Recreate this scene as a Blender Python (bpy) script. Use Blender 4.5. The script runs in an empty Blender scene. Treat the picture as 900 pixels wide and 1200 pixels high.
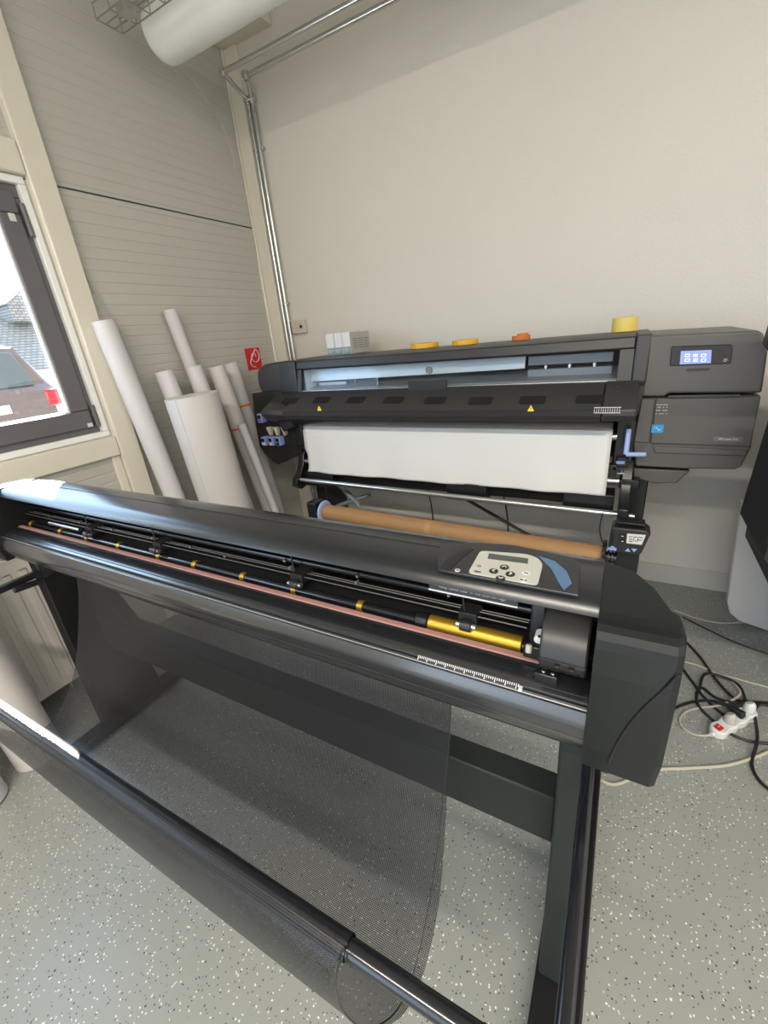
import bpy, bmesh, math, random
from mathutils import Vector, Matrix
random.seed(7)
PI = math.pi
# ------------------------------------------------------------------ camera data
CR = Vector((0.876298168, 0.473022788, -0.091383599))
CU = Vector((-0.107764190, 0.377332664, 0.919786356))
CF = Vector((-0.469561923, 0.796159219, -0.381630840))
FOC = 497.15
CAM = Vector((0, 0, 1.48))

def at(px, py, **k):
    """point of the room seen at a photo pixel, on the plane x=, y= or z=..."""
    (a, v), = k.items()
    i = 'xyz'.index(a)
    d = CR*(px-450)/FOC - CU*(py-600)/FOC + CF
    return CAM + d*((v-CAM[i])/d[i])

C = bpy.context.scene.collection
# ------------------------------------------------------------------ materials
def mat(name, col, rough=.5, metal=0, spec=.5, emit=None, es=1.0, coat=0, coat_rough=.1, bump=None, var=None, alpha=None):
    m = bpy.data.materials.new(name); m.use_nodes = True
    nt = m.node_tree; b = nt.nodes['Principled BSDF']
    b.inputs['Base Color'].default_value = (*col, 1)
    b.inputs['Roughness'].default_value = rough
    b.inputs['Metallic'].default_value = metal
    b.inputs['Specular IOR Level'].default_value = spec
    b.inputs['Coat Weight'].default_value = coat
    b.inputs['Coat Roughness'].default_value = coat_rough
    if emit:
        b.inputs['Emission Color'].default_value = (*emit, 1)
        b.inputs['Emission Strength'].default_value = es
    tc = nt.nodes.new('ShaderNodeTexCoord')
    if bump:
        n = nt.nodes.new('ShaderNodeTexNoise'); n.inputs['Scale'].default_value = bump[0]
        n.inputs['Detail'].default_value = 3
        nt.links.new(tc.outputs['Object'], n.inputs['Vector'])
        bp = nt.nodes.new('ShaderNodeBump'); bp.inputs['Strength'].default_value = bump[1]
        bp.inputs['Distance'].default_value = bump[2]
        nt.links.new(n.outputs['Fac'], bp.inputs['Height'])
        nt.links.new(bp.outputs['Normal'], b.inputs['Normal'])
    if var:
        n = nt.nodes.new('ShaderNodeTexNoise'); n.inputs['Scale'].default_value = var[0]
        n.inputs['Detail'].default_value = 4
        nt.links.new(tc.outputs['Object'], n.inputs['Vector'])
        mx = nt.nodes.new('ShaderNodeMix'); mx.data_type = 'RGBA'
        mx.inputs[6].default_value = (*col, 1); mx.inputs[7].default_value = (*var[1], 1)
        nt.links.new(n.outputs['Fac'], mx.inputs[0])
        nt.links.new(mx.outputs[2], b.inputs['Base Color'])
    return m

def floor_mat():
    m = mat('epoxy_floor', (.29, .30, .285), rough=.30)
    nt = m.node_tree; b = nt.nodes['Principled BSDF']
    tc = nt.nodes.new('ShaderNodeTexCoord')
    cur = None
    big = nt.nodes.new('ShaderNodeTexNoise'); big.inputs['Scale'].default_value = 1.3
    nt.links.new(tc.outputs['Object'], big.inputs['Vector'])
    mx = nt.nodes.new('ShaderNodeMix'); mx.data_type = 'RGBA'
    mx.inputs[6].default_value = (.235, .25, .237, 1); mx.inputs[7].default_value = (.285, .295, .275, 1)
    nt.links.new(big.outputs['Fac'], mx.inputs[0]); cur = mx.outputs[2]
    for sc, thr, keep, col, w in ((95, .17, .16, (.70, .69, .62, 1), 3.1), (110, .17, .15, (.03, .03, .032, 1), 9.7), (52, .115, .08, (.035, .035, .035, 1), 4.4), (60, .12, .13, (.72, .70, .64, 1), 6.2)):
        # distort a little so that flakes are irregular
        mp = nt.nodes.new('ShaderNodeMapping'); mp.inputs['Location'].default_value = (w, w*1.7, 0)
        nz = nt.nodes.new('ShaderNodeTexNoise'); nz.inputs['Scale'].default_value = sc*2.2
        nt.links.new(tc.outputs['Object'], nz.inputs['Vector'])
        va = nt.nodes.new('ShaderNodeVectorMath'); va.operation = 'MULTIPLY_ADD'
        va.inputs[1].default_value = (.008, .008, 0)
        nt.links.new(nz.outputs['Color'], va.inputs[0]); nt.links.new(tc.outputs['Object'], va.inputs[2])
        nt.links.new(va.outputs[0], mp.inputs['Vector'])
        v = nt.nodes.new('ShaderNodeTexVoronoi'); v.voronoi_dimensions = '2D'
        v.inputs['Scale'].default_value = sc; v.inputs['Randomness'].default_value = 1
        nt.links.new(mp.outputs[0], v.inputs['Vector'])
        lt = nt.nodes.new('ShaderNodeMath'); lt.operation = 'LESS_THAN'; lt.inputs[1].default_value = thr
        nt.links.new(v.outputs['Distance'], lt.inputs[0])
        sx = nt.nodes.new('ShaderNodeSeparateColor'); nt.links.new(v.outputs['Color'], sx.inputs[0])
        l2 = nt.nodes.new('ShaderNodeMath'); l2.operation = 'LESS_THAN'; l2.inputs[1].default_value = keep
        nt.links.new(sx.outputs[0], l2.inputs[0])
        mu = nt.nodes.new('ShaderNodeMath'); mu.operation = 'MULTIPLY'
        nt.links.new(lt.outputs[0], mu.inputs[0]); nt.links.new(l2.outputs[0], mu.inputs[1])
        mx = nt.nodes.new('ShaderNodeMix'); mx.data_type = 'RGBA'
        nt.links.new(mu.outputs[0], mx.inputs[0]); nt.links.new(cur, mx.inputs[6]); mx.inputs[7].default_value = col
        cur = mx.outputs[2]
    nt.links.new(cur, b.inputs['Base Color'])
    return m

def mesh_mat():
    m = bpy.data.materials.new('black_net_fabric'); m.use_nodes = True
    nt = m.node_tree; nt.nodes.clear()
    out = nt.nodes.new('ShaderNodeOutputMaterial')
    tr = nt.nodes.new('ShaderNodeBsdfTransparent')
    pr = nt.nodes.new('ShaderNodeBsdfPrincipled')
    pr.inputs['Base Color'].default_value = (.012, .012, .0135, 1); pr.inputs['Roughness'].default_value = .38
    uv = nt.nodes.new('ShaderNodeUVMap'); uv.uv_map = 'UVMap'
    sep = nt.nodes.new('ShaderNodeSeparateXYZ'); nt.links.new(uv.outputs[0], sep.inputs[0])
    fs = []
    for k in (0, 1):
        mu = nt.nodes.new('ShaderNodeMath'); mu.operation = 'MULTIPLY'; mu.inputs[1].default_value = 340
        nt.links.new(sep.outputs[k], mu.inputs[0])
        fr = nt.nodes.new('ShaderNodeMath'); fr.operation = 'FRACT'; nt.links.new(mu.outputs[0], fr.inputs[0])
        g = nt.nodes.new('ShaderNodeMath'); g.operation = 'LESS_THAN'; g.inputs[1].default_value = .43
        nt.links.new(fr.outputs[0], g.inputs[0]); fs.append(g)
    mx = nt.nodes.new('ShaderNodeMath'); mx.operation = 'MAXIMUM'
    nt.links.new(fs[0].outputs[0], mx.inputs[0]); nt.links.new(fs[1].outputs[0], mx.inputs[1])
    mi = nt.nodes.new('ShaderNodeMixShader')
    nt.links.new(mx.outputs[0], mi.inputs[0]); nt.links.new(tr.outputs[0], mi.inputs[1]); nt.links.new(pr.outputs[0], mi.inputs[2])
    nt.links.new(mi.outputs[0], out.inputs[0])
    return m

def glass_mat(name, refl=.08, tint=(1, 1, 1)):
    m = bpy.data.materials.new(name); m.use_nodes = True
    nt = m.node_tree; nt.nodes.clear()
    out = nt.nodes.new('ShaderNodeOutputMaterial')
    tr = nt.nodes.new('ShaderNodeBsdfTransparent'); tr.inputs[0].default_value = (*tint, 1)
    gl = nt.nodes.new('ShaderNodeBsdfGlossy'); gl.inputs['Roughness'].default_value = .02
    mi = nt.nodes.new('ShaderNodeMixShader'); mi.inputs[0].default_value = refl
    nt.links.new(tr.outputs[0], mi.inputs[1]); nt.links.new(gl.outputs[0], mi.inputs[2])
    nt.links.new(mi.outputs[0], out.inputs[0])
    return m

M = dict(
    floor=floor_mat(),
    plaster=mat('beige_plaster', (.63, .60, .54), .8, bump=(90, .5, .004), var=(1.2, (.60, .572, .515))),
    plaster_low=mat('painted_skirting', (.54, .52, .465), .7),
    panel=mat('ribbed_sandwich_panel', (.465, .452, .41), .5, bump=(6, .05, .01)),
    seam=mat('dark_joint', (.05, .05, .045), .8),
    steel=mat('cream_painted_steel', (.68, .64, .545), .42, bump=(14, .06, .004)),
    ceil=mat('ceiling_boards', (.62, .58, .5), .8),
    casing=mat('white_window_casing', (.80, .81, .80), .35),
    winframe=mat('grey_window_profile', (.125, .118, .125), .38),
    glass=glass_mat('window_glass', .06),
    pglass=glass_mat('printer_window_glass', .025, (.88, .90, .92)),
    white=mat('white_plastic', (.62, .62, .60), .35),
    lampwhite=mat('white_duct_cloth', (.74, .755, .73), .45),
    radiator=mat('white_radiator_enamel', (.62, .585, .54), .3),
    paper=mat('white_paper_roll', (.60, .585, .60), .55, bump=(30, .05, .003)),
    paper2=mat('matte_paper_roll', (.56, .53, .515), .6, bump=(12, .1, .004)),
    media=mat('glossy_white_vinyl', (.70, .69, .67), .22, bump=(7, .12, .01)),
    kraft=mat('kraft_cardboard', (.33, .175, .07), .6, var=(8, (.28, .15, .06))),
    core=mat('dark_core_hole', (.10, .07, .05), .9),
    orange=mat('orange_rubber_band', (.85, .13, .02), .5),
    black=mat('black_plastic', (.007, .0075, .009), .32),
    satin=mat('black_satin_plastic', (.012, .0125, .014), .34, bump=(700, .05, .0005)),
    cover=mat('graphite_cover', (.011, .0125, .0145), .30, coat=.25, coat_rough=.2, bump=(600, .05, .0005)),
    cap=mat('black_cap_plastic', (.006, .0075, .008), .38, spec=.32, bump=(500, .06, .0006)),
    platen=mat('black_platen_coating', (.012, .0125, .014), .26, spec=1.0, coat=.6, coat_rough=.15),
    deep=mat('matte_black_interior', (.006, .006, .007), .6),
    standgrey=mat('grey_green_powder_coat', (.016, .021, .020), .45, spec=.25),
    standdark=mat('black_powder_coat', (.006, .006, .007), .42, spec=.35),
    tubeblack=mat('black_polished_tube', (.008, .009, .012), .18, spec=.7),
    net=mesh_mat(),
    pink=mat('pink_cutting_strip', (.36, .19, .165), .6),
    gold=mat('gold_knurled_roller', (.52, .31, .035), .32, metal=.75, bump=(900, .4, .001)),
    chrome=mat('brushed_steel', (.62, .62, .60), .28, metal=1),
    galv=mat('galvanised_pipe', (.58, .59, .58), .26, metal=.9),
    wire=mat('grey_wire', (.30, .29, .27), .4, metal=.7),
    lprint=mat('dark_bronze_grey_plastic', (.088, .080, .073), .42, bump=(400, .05, .0005)),
    lprint2=mat('charcoal_plastic', (.033, .031, .031), .42, bump=(400, .05, .0005)),
    lprint3=mat('dark_charcoal_plastic', (.014, .0135, .014), .40),
    vent=mat('black_vent_mesh', (.004, .004, .004), .8),
    silver=mat('silver_carriage_sheet', (.46, .52, .54), .32, metal=.25),
    silver2=mat('dull_grey_sheet', (.20, .225, .245), .4, metal=.3),
    yellow=mat('yellow_warning_sticker', (.9, .68, .03), .5),
    tapeyellow=mat('yellow_tape_film', (.70, .53, .11), .45),
    tapeyellow2=mat('deep_yellow_tape_film', (.70, .38, .015), .45),
    tapeorange=mat('orange_tape_film', (.55, .15, .02), .5),
    screen=mat('blue_touch_screen', (.10, .12, .3), .2, emit=(.22, .28, .62), es=.75),
    icon=mat('pale_screen_icon', (.8, .85, .95), .4, emit=(.6, .65, .85), es=.7),
    blackgloss=mat('gloss_black_bezel', (.006, .006, .007), .1),
    blue=mat('periwinkle_plastic', (.22, .31, .62), .4),
    blue2=mat('pale_blue_plastic', (.30, .40, .66), .35),
    sticker=mat('blue_energy_sticker', (.02, .28, .60), .5),
    inkwhite=mat('label_print_grey', (.62, .62, .62), .5),
    greylabel=mat('grey_name_plate', (.13, .13, .13), .35),
    lcd=mat('lcd_grey_green', (.055, .070, .060), .2),
    keypad=mat('ivory_keypad', (.45, .445, .40), .4),
    panelsteel=mat('steel_blue_inlay', (.075, .15, .27), .25),
    overlay=mat('charcoal_overlay', (.017, .018, .021), .25),
    cream=mat('cream_funnel', (.55, .50, .38), .5),
    magenta=mat('magenta_mark', (.35, .08, .28), .5),
    redsign=mat('red_sign', (.62, .015, .02), .45),
    redswitch=mat('red_rocker_switch', (.45, .01, .015), .2),
    greyplug=mat('grey_plug_plastic', (.42, .40, .36), .4),
    whitecable=mat('ivory_cable', (.42, .39, .31), .45),
    blackcable=mat('black_cable', (.012, .012, .013), .42),
    greycable=mat('grey_cable', (.42, .42, .40), .45),
    boxwhite=mat('white_carton', (.62, .62, .62), .5),
    boxgrey=mat('grey_carton', (.43, .41, .39), .55),
    boxblue=mat('blue_grey_print', (.16, .24, .28), .5),
    socket=mat('beige_junction_box', (.52, .47, .38), .5),
    offwhite=mat('light_grey_lacquer', (.62, .60, .57), .3),
    blackpanel=mat('black_lacquer', (.007, .007, .008), .55),
    asphalt=mat('asphalt', (.3, .3, .3), .9),
    carpaint=mat('brown_grey_car_paint', (.13, .11, .11), .25, metal=.4, coat=.6),
    carglass=mat('dark_car_glass', (.05, .08, .10), .05, spec=.9),
    tail=mat('red_tail_lamp', (.6, .02, .03), .2),
    tyre=mat('tyre_rubber', (.02, .02, .02), .8),
    render=mat('pale_house_render', (.7, .68, .62), .8),
)
def roof_mat():
    m = mat('roof_tiles', (.30, .33, .34), .7)
    nt = m.node_tree; b = nt.nodes['Principled BSDF']
    tc = nt.nodes.new('ShaderNodeTexCoord'); br = nt.nodes.new('ShaderNodeTexBrick')
    sp = nt.nodes.new('ShaderNodeSeparateXYZ'); cb = nt.nodes.new('ShaderNodeCombineXYZ')
    nt.links.new(tc.outputs['Object'], sp.inputs[0])
    nt.links.new(sp.outputs[1], cb.inputs[0]); nt.links.new(sp.outputs[2], cb.inputs[1])
    br.inputs['Scale'].default_value = 3.2
    br.inputs['Color1'].default_value = (.36, .40, .42, 1); br.inputs['Color2'].default_value = (.27, .30, .32, 1)
    br.inputs['Mortar'].default_value = (.08, .09, .10, 1); br.inputs['Mortar Size'].default_value = .03
    nt.links.new(cb.outputs[0], br.inputs['Vector']); nt.links.new(br.outputs['Color'], b.inputs['Base Color'])
    return m
M['roof'] = roof_mat()

# ------------------------------------------------------------------ mesh builder
class MB:
    def __init__(s): s.v = []; s.f = []; s.uv = None
    def add(s, vs, fs):
        o = len(s.v); s.v += [tuple(v) for v in vs]; s.f += [tuple(i+o for i in f) for f in fs]; return s
    def box(s, a, b):
        x0, y0, z0 = a; x1, y1, z1 = b
        x0, x1 = min(x0, x1), max(x0, x1); y0, y1 = min(y0, y1), max(y0, y1); z0, z1 = min(z0, z1), max(z0, z1)
        return s.add([(x0,y0,z0),(x1,y0,z0),(x1,y1,z0),(x0,y1,z0),(x0,y0,z1),(x1,y0,z1),(x1,y1,z1),(x0,y1,z1)],
                     [(0,3,2,1),(4,5,6,7),(0,1,5,4),(1,2,6,5),(2,3,7,6),(3,0,4,7)])
    def prism(s, pts, axis, a, b):
        """2D polygon extruded along an axis from a to b; pts are the two other coordinates in x,y,z order"""
        n = len(pts)
        def mk(p, t):
            return (t, p[0], p[1]) if axis == 'x' else (p[0], t, p[1]) if axis == 'y' else (p[0], p[1], t)
        vs = [mk(p, a) for p in pts] + [mk(p, b) for p in pts]
        fs = [tuple(range(n))[::-1], tuple(range(n, 2*n))] + [(i, (i+1) % n, n+(i+1) % n, n+i) for i in range(n)]
        return s.add(vs, fs)
    def loft(s, ringA, ringB, caps=True):
        n = len(ringA)
        fs = [(i, (i+1) % n, n+(i+1) % n, n+i) for i in range(n)]
        if caps: fs += [tuple(range(n))[::-1], tuple(range(n, 2*n))]
        return s.add(list(ringA)+list(ringB), fs)
    def tube(s, pts, r, n=10, caps=True, r_list=None):
        pts = [Vector(p) for p in pts]
        N = len(pts); rings = []
        t0 = (pts[1]-pts[0]).normalized()
        up = Vector((0, 0, 1)) if abs(t0.z) < .9 else Vector((1, 0, 0))
        nrm = t0.cross(up).normalized()
        for i, p in enumerate(pts):
            t = (pts[min(i+1, N-1)]-pts[max(i-1, 0)]).normalized()
            nrm = (nrm - t*nrm.dot(t)).normalized(); bi = t.cross(nrm)
            rr = r_list[i] if r_list else r
            rings.append([p + (nrm*math.cos(2*PI*k/n)+bi*math.sin(2*PI*k/n))*rr for k in range(n)])
        o = len(s.v)
        for rg in rings: s.v += [tuple(q) for q in rg]
        for i in range(N-1):
            for k in range(n):
                s.f.append((o+i*n+k, o+i*n+(k+1) % n, o+(i+1)*n+(k+1) % n, o+(i+1)*n+k))
        if caps:
            s.f.append(tuple(o+k for k in range(n))[::-1]); s.f.append(tuple(o+(N-1)*n+k for k in range(n)))
        return s
    def ring(s, a, b, ro, ri, n=32):
        """hollow cylinder from a to b"""
        a, b = Vector(a), Vector(b); t = (b-a).normalized()
        up = Vector((0, 0, 1)) if abs(t.z) < .9 else Vector((1, 0, 0))
        u = t.cross(up).normalized(); w = t.cross(u)
        o = len(s.v)
        for p, r in ((a, ro), (b, ro), (b, ri), (a, ri)):
            s.v += [tuple(p+(u*math.cos(2*PI*k/n)+w*math.sin(2*PI*k/n))*r) for k in range(n)]
        for j in range(4):
            for k in range(n):
                s.f.append((o+j*n+k, o+j*n+(k+1) % n, o+((j+1) % 4)*n+(k+1) % n, o+((j+1) % 4)*n+k))
        return s
    def build(s, name, m, parent=None, bevel=0, seg=2, smooth=True, origin=None):
        me = bpy.data.meshes.new(name)
        off = Vector(origin) if origin is not None else Vector((0, 0, 0))
        if parent is not None: off = world_loc(parent)
        me.from_pydata([tuple(Vector(v)-off) for v in s.v], [], s.f); me.update()
        bm = bmesh.new(); bm.from_mesh(me); bmesh.ops.recalc_face_normals(bm, faces=bm.faces); bm.to_mesh(me); bm.free()
        me.materials.append(m if not isinstance(m, str) else M[m])
        o = bpy.data.objects.new(name, me); C.objects.link(o)
        if parent is not None: o.parent = parent
        else: o.location = off
        if smooth:
            for p in me.polygons: p.use_smooth = True
            me.set_sharp_from_angle(angle=math.radians(32))
        if bevel:
            md = o.modifiers.new('bevel', 'BEVEL'); md.width = bevel; md.segments = seg; md.limit_method = 'ANGLE'
            md.angle_limit = math.radians(35)
        return o
def world_loc(o):
    l = Vector(o.location)
    while o.parent is not None:
        o = o.parent; l = l + Vector(o.location)
    return l
def thing(name, label, cat, loc, group=None):
    o = bpy.data.objects.new(name, None); C.objects.link(o); o.location = loc
    o.empty_display_size = .05
    return tag(o, label, cat, group)
def tag(o, label, cat, group=None):
    o['label'] = label; o['category'] = cat
    if group: o['group'] = group
    return o
def struct(name, mb, m, parent=None, **k):
    o = mb.build(name, m, parent, **k)
    if parent is None: o['kind'] = 'structure'
    return o
def spline(pts, per=8):
    """Catmull-Rom through points"""
    P = [Vector(p) for p in pts]; P = [P[0]*2-P[1]] + P + [P[-1]*2-P[-2]]
    out = []
    for i in range(1, len(P)-2):
        a, b, c, d = P[i-1:i+3]
        for k in range(per):
            t = k/per
            out.append(.5*((2*b)+(c-a)*t+(2*a-5*b+4*c-d)*t*t+(3*b-a-3*c+d)*t**3))
    out.append(P[-2]); return out
def text(name, body, size, loc, xdir, ydir, m, parent, shear=0, extrude=.0004):
    """flat lettering as a mesh, reading along xdir with its top towards ydir, anchored at its centre"""
    cu = bpy.data.curves.new(name, 'FONT'); cu.body = body; cu.size = size; cu.align_x = 'CENTER'; cu.align_y = 'CENTER'
    cu.shear = shear; cu.extrude = extrude
    t = bpy.data.objects.new(name, cu); C.objects.link(t)
    bpy.context.view_layer.update()
    me = bpy.data.meshes.new_from_object(t.evaluated_get(bpy.context.evaluated_depsgraph_get()))
    bpy.data.objects.remove(t); bpy.data.curves.remove(cu)
    X = Vector(xdir).normalized(); Y = Vector(ydir); Y = (Y-X*Y.dot(X)).normalized(); Z = X.cross(Y)
    p = Vector(loc) - world_loc(parent)
    me.transform(Matrix(((X.x, Y.x, Z.x, p.x), (X.y, Y.y, Z.y, p.y), (X.z, Y.z, Z.z, p.z), (0, 0, 0, 1))))
    me.materials.clear(); me.materials.append(M[m])
    o = bpy.data.objects.new(name, me); C.objects.link(o); o.parent = parent
    return o
def plate(pts, nrm, th):
    """slab from a planar polygon of 3D points with thickness th along nrm"""
    n = Vector(nrm).normalized()*th
    return MB().loft([Vector(p) for p in pts], [Vector(p)+n for p in pts])
def rounded(pts, r, seg=4):
    """round the corners of a 2D polygon"""
    out = []; n = len(pts)
    for i in range(n):
        p = Vector(pts[i]); a = Vector(pts[i-1]); b = Vector(pts[(i+1) % n])
        da = (a-p); db = (b-p); rr = min(r, da.length*.45, db.length*.45)
        s0 = p+da.normalized()*rr; s1 = p+db.normalized()*rr
        for k in range(seg+1):
            t = k/seg
            out.append(tuple(s0*(1-t)**2 + p*2*t*(1-t) + s1*t*t))
    return out

# ================================================================== THE ROOM
XL, YB, ZC = -2.33, 2.61, 3.28
struct('floor', MB().box((-2.45, -5, -.1), (6, 2.75, 0)), 'floor', smooth=False)
struct('wall_back', MB().box((-2.45, YB, 0), (6, 2.75, ZC)), 'plaster', smooth=False)
struct('ceiling', MB().box((-2.45, -5, ZC), (6, 2.75, ZC+.1)), 'ceil', smooth=False)
# skirting of the back wall: a slightly proud painted strip
struct('baseboard_back', MB().box((-2.2, YB-.012, 0), (6, YB, .115)), 'plaster_low', bevel=.003)
# left wall of horizontally ribbed panels, with the window opening and an unseen one added for light
def ribbed(mb, y0, y1, z0, z1, x=XL, xb=-2.45, pitch=.05, depth=.0022):
    pr = [(xb, z0), (x, z0)]
    k = math.ceil((z0+.006)/pitch)
    while k*pitch < z1-.006:
        z = k*pitch
        pr += [(x, z-.005), (x-depth, z), (x, z+.005)]
        k += 1
    pr += [(x, z1), (xb, z1)]
    n = len(pr)
    vs = [(p[0], y0, p[1]) for p in pr] + [(p[0], y1, p[1]) for p in pr]
    fs = [(i, (i+1) % n, n+(i+1) % n, n+i) for i in range(n)] + [tuple(range(n))[::-1], tuple(range(n, 2*n))]
    mb.add(vs, fs)
W0, W1, WZ0, WZ1 = -.25, 1.235, 1.135, 2.235
wl = MB()
ribbed(wl, 1.235, YB, 0, 2.226); ribbed(wl, 1.235, YB, 2.234, ZC)
ribbed(wl, -.25, 1.235, 0, WZ0); ribbed(wl, -.25, 1.235, WZ1, ZC)
ribbed(wl, -.75, -.25, 0, ZC)
ribbed(wl, -2.25, -.75, 0, WZ0); ribbed(wl, -2.25, -.75, WZ1, ZC)
ribbed(wl, -5, -2.25, 0, ZC)
struct('wall_left', wl, 'panel', smooth=False)
struct('trim_1', MB().box((-2.44, 1.235, 2.226), (XL-.006, YB, 2.234)), 'seam', smooth=False)
# steel column by the window with its cross rails
struct('trim_2', MB().box((XL-.02, 1.245, 0), (XL+.035, 1.352, ZC)), 'steel', bevel=.006)
struct('trim_3', MB().box((XL-.02, -5, 1.03), (XL+.028, 1.243, 1.13)), 'steel', bevel=.005)
struct('trim_4', MB().box((XL-.02, -5, 2.24), (XL+.028, 1.243, 2.36)), 'steel', bevel=.005)
struct('trim_5', MB().box((XL-.01, 1.20, 0), (XL+.012, 1.243, 1.028)), 'steel', bevel=.004)
# corner column with bolt hole
cc = struct('trim_6', MB().box((XL+.001, YB-.035, 0), (XL+.014, YB-.021, ZC-.15)).box((XL+.001, YB-.02, 0), (XL+.105, YB-.001, ZC-.15)), 'steel', bevel=.004)
struct('trim_7', MB().box((XL+.001, YB-.30, ZC-.15), (-1.95, YB-.001, ZC-.001)), 'steel', bevel=.004)
struct('trim_8', MB().box((-1.949, YB-.03, ZC-.05), (6, YB-.001, ZC-.001)), 'seam', bevel=.004)

def window(name, y0, y1, z0, z1):
    fr = MB()
    x0, x1 = -2.40, XL+.006
    c = .028
    for a, b in (((x0, y0, z0), (x1, y1, z0+c)), ((x0, y0, z1-c), (x1, y1, z1)), ((x0, y0, z0+c), (x1, y0+c, z1-c)), ((x0, y1-c, z0+c), (x1, y1, z1-c))):
        fr.box(a, b)
    w = struct(name, fr, 'casing', bevel=.003)
    def rect(mb, ya, yb, za, zb, t, xa, xb):
        mb.box((xa, ya, za), (xb, yb, za+t)).box((xa, ya, zb-t), (xb, yb, zb)).box((xa, ya, za+t), (xb, ya+t, zb-t)).box((xa, yb-t, za+t), (xb, yb, zb-t))
    f = MB(); rect(f, y0+c, y1-c, z0+c, z1-c, .048, -2.40, XL-.018); f.build('fixed_frame', 'winframe', w, bevel=.004)
    s = MB(); rect(s, y0+c+.026, y1-c-.026, z0+c+.028, z1-c-.026, .085, -2.39, XL-.004); sa = s.build('sash', 'winframe', w, bevel=.006)
    g = .026+c+.085
    MB().box((-2.374, y0+g-.006, z0+g-.004), (-2.368, y1-g+.006, z1-g+.006)).build('pane', 'glass', sa, smooth=False)
    b = MB(); rect(b, y0+g-.002, y1-g+.002, z0+g, z1-g+.002, .010, -2.366, XL-.012); b.build('glazing_bead', 'casing', sa, bevel=.002)
    MB().tube([(XL+.003, y1-c-.012, z1-.22), (XL+.003, y1-c-.012, z1-.10)], .010, 12).tube([(XL+.003, y1-c-.012, z0+.06), (XL+.003, y1-c-.012, z0+.16)], .010, 12).build('hinge', 'winframe', w)
    MB().box((XL-.004, y1-c-.075, z1-.17), (XL, y1-c-.05, z1-.14)).box((XL-.004, y1-c-.06, z0+.06), (XL, y1-c-.035, z0+.08)).build('white_hinge_cap', 'white', w, bevel=.002)
    return w
window('window_1', W0, W1, WZ0, WZ1)
window('unseen_light_window', -2.25, -.75, WZ0, WZ1)  # out of view, added to let more daylight into the room

# ================================================================== OUTSIDE
struct('ground', MB().box((-60, -40, -.3), (-2.6, 60, -.12)), 'asphalt', smooth=False)
def car():
    bx, cy = -7.2, 2.42
    t = thing('car', 'brown grey car parked outside, its back turned to the window', 'car', (bx, cy, -.12))
    def ring(x, hw, z0, z1, zt, hwt):
        return [(x, cy-hw, z0), (x, cy+hw, z0), (x, cy+hw, z1), (x, cy+hwt, zt), (x, cy-hwt, zt), (x, cy-hw, z1)]
    rr = [ring(bx, .80, .25, 1.20, 1.22, .74), ring(bx-.10, .90, .16, 1.24, 1.30, .84), ring(bx-.35, .92, .14, 1.26, 1.80, .70), ring(bx-.75, .92, .14, 1.26, 1.88, .70),
          ring(bx-2.3, .92, .14, 1.26, 1.86, .70), ring(bx-3.1, .92, .14, 1.22, 1.30, .80), ring(bx-4.1, .86, .16, 1.05, 1.10, .78), ring(bx-4.4, .74, .3, .8, .85, .65)]
    b = MB()
    for i in range(len(rr)-1): b.loft(rr[i], rr[i+1], False)
    b.add(rr[0], [(0, 1, 2, 3, 4, 5)]); b.add(rr[-1], [(5, 4, 3, 2, 1, 0)])
    b.build('body', 'carpaint', t, bevel=.03)
    plate([(bx-.09, cy-.68, 1.30), (bx-.09, cy+.68, 1.30), (bx-.30, cy+.62, 1.74), (bx-.30, cy-.62, 1.74)], (1, 0, .4), .02).build('rear_window', 'carglass', t, bevel=.008)
    for s in (-1, 1):
        MB().box((bx-.16, cy+s*.72, 1.00), (bx+.015, cy+s*.90, 1.22)).build('tail_lamp', 'tail', t, bevel=.02)
        for wx in (bx-.85, bx-3.5):
            MB().tube([(wx, cy+s*.70, .21), (wx, cy+s*.93, .21)], .33, 24).build('wheel', 'tyre', t, bevel=.02)
    n = MB().box((bx-.02, cy-.26, .98), (bx+.012, cy+.26, 1.09)).build('number_plate', 'white', t, bevel=.004)
    MB().box((bx-.1, cy-.82, .34), (bx+.06, cy+.82, .56)).build('bumper', 'lprint3', t, bevel=.03)
car()
def house():
    t = thing('house', 'pale house with a grey tiled roof behind the parked car', 'house', (-16, 4, -.12))
    MB().box((-20, -6, -.12), (-15.2, 8.2, 1.55)).build('wall', 'render', t)
    MB().prism([(-20.6, 1.5), (-14.7, 1.5), (-17.6, 3.55)], 'y', -6.4, 8.7).build('roof', 'roof', t, smooth=False)
    MB().box((-18.2, 5.9, 3.0), (-17.7, 6.4, 3.9)).build('chimney', 'render', t, bevel=.01)
    MB().box((-17.0, 7.0, 2.9), (-16.2, 7.8, 3.35)).prism([(6.9, 3.35), (7.9, 3.35), (7.4, 3.7)], 'x', -17.3, -16.1).build('dormer', 'roof', t, smooth=False)
house()

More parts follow.
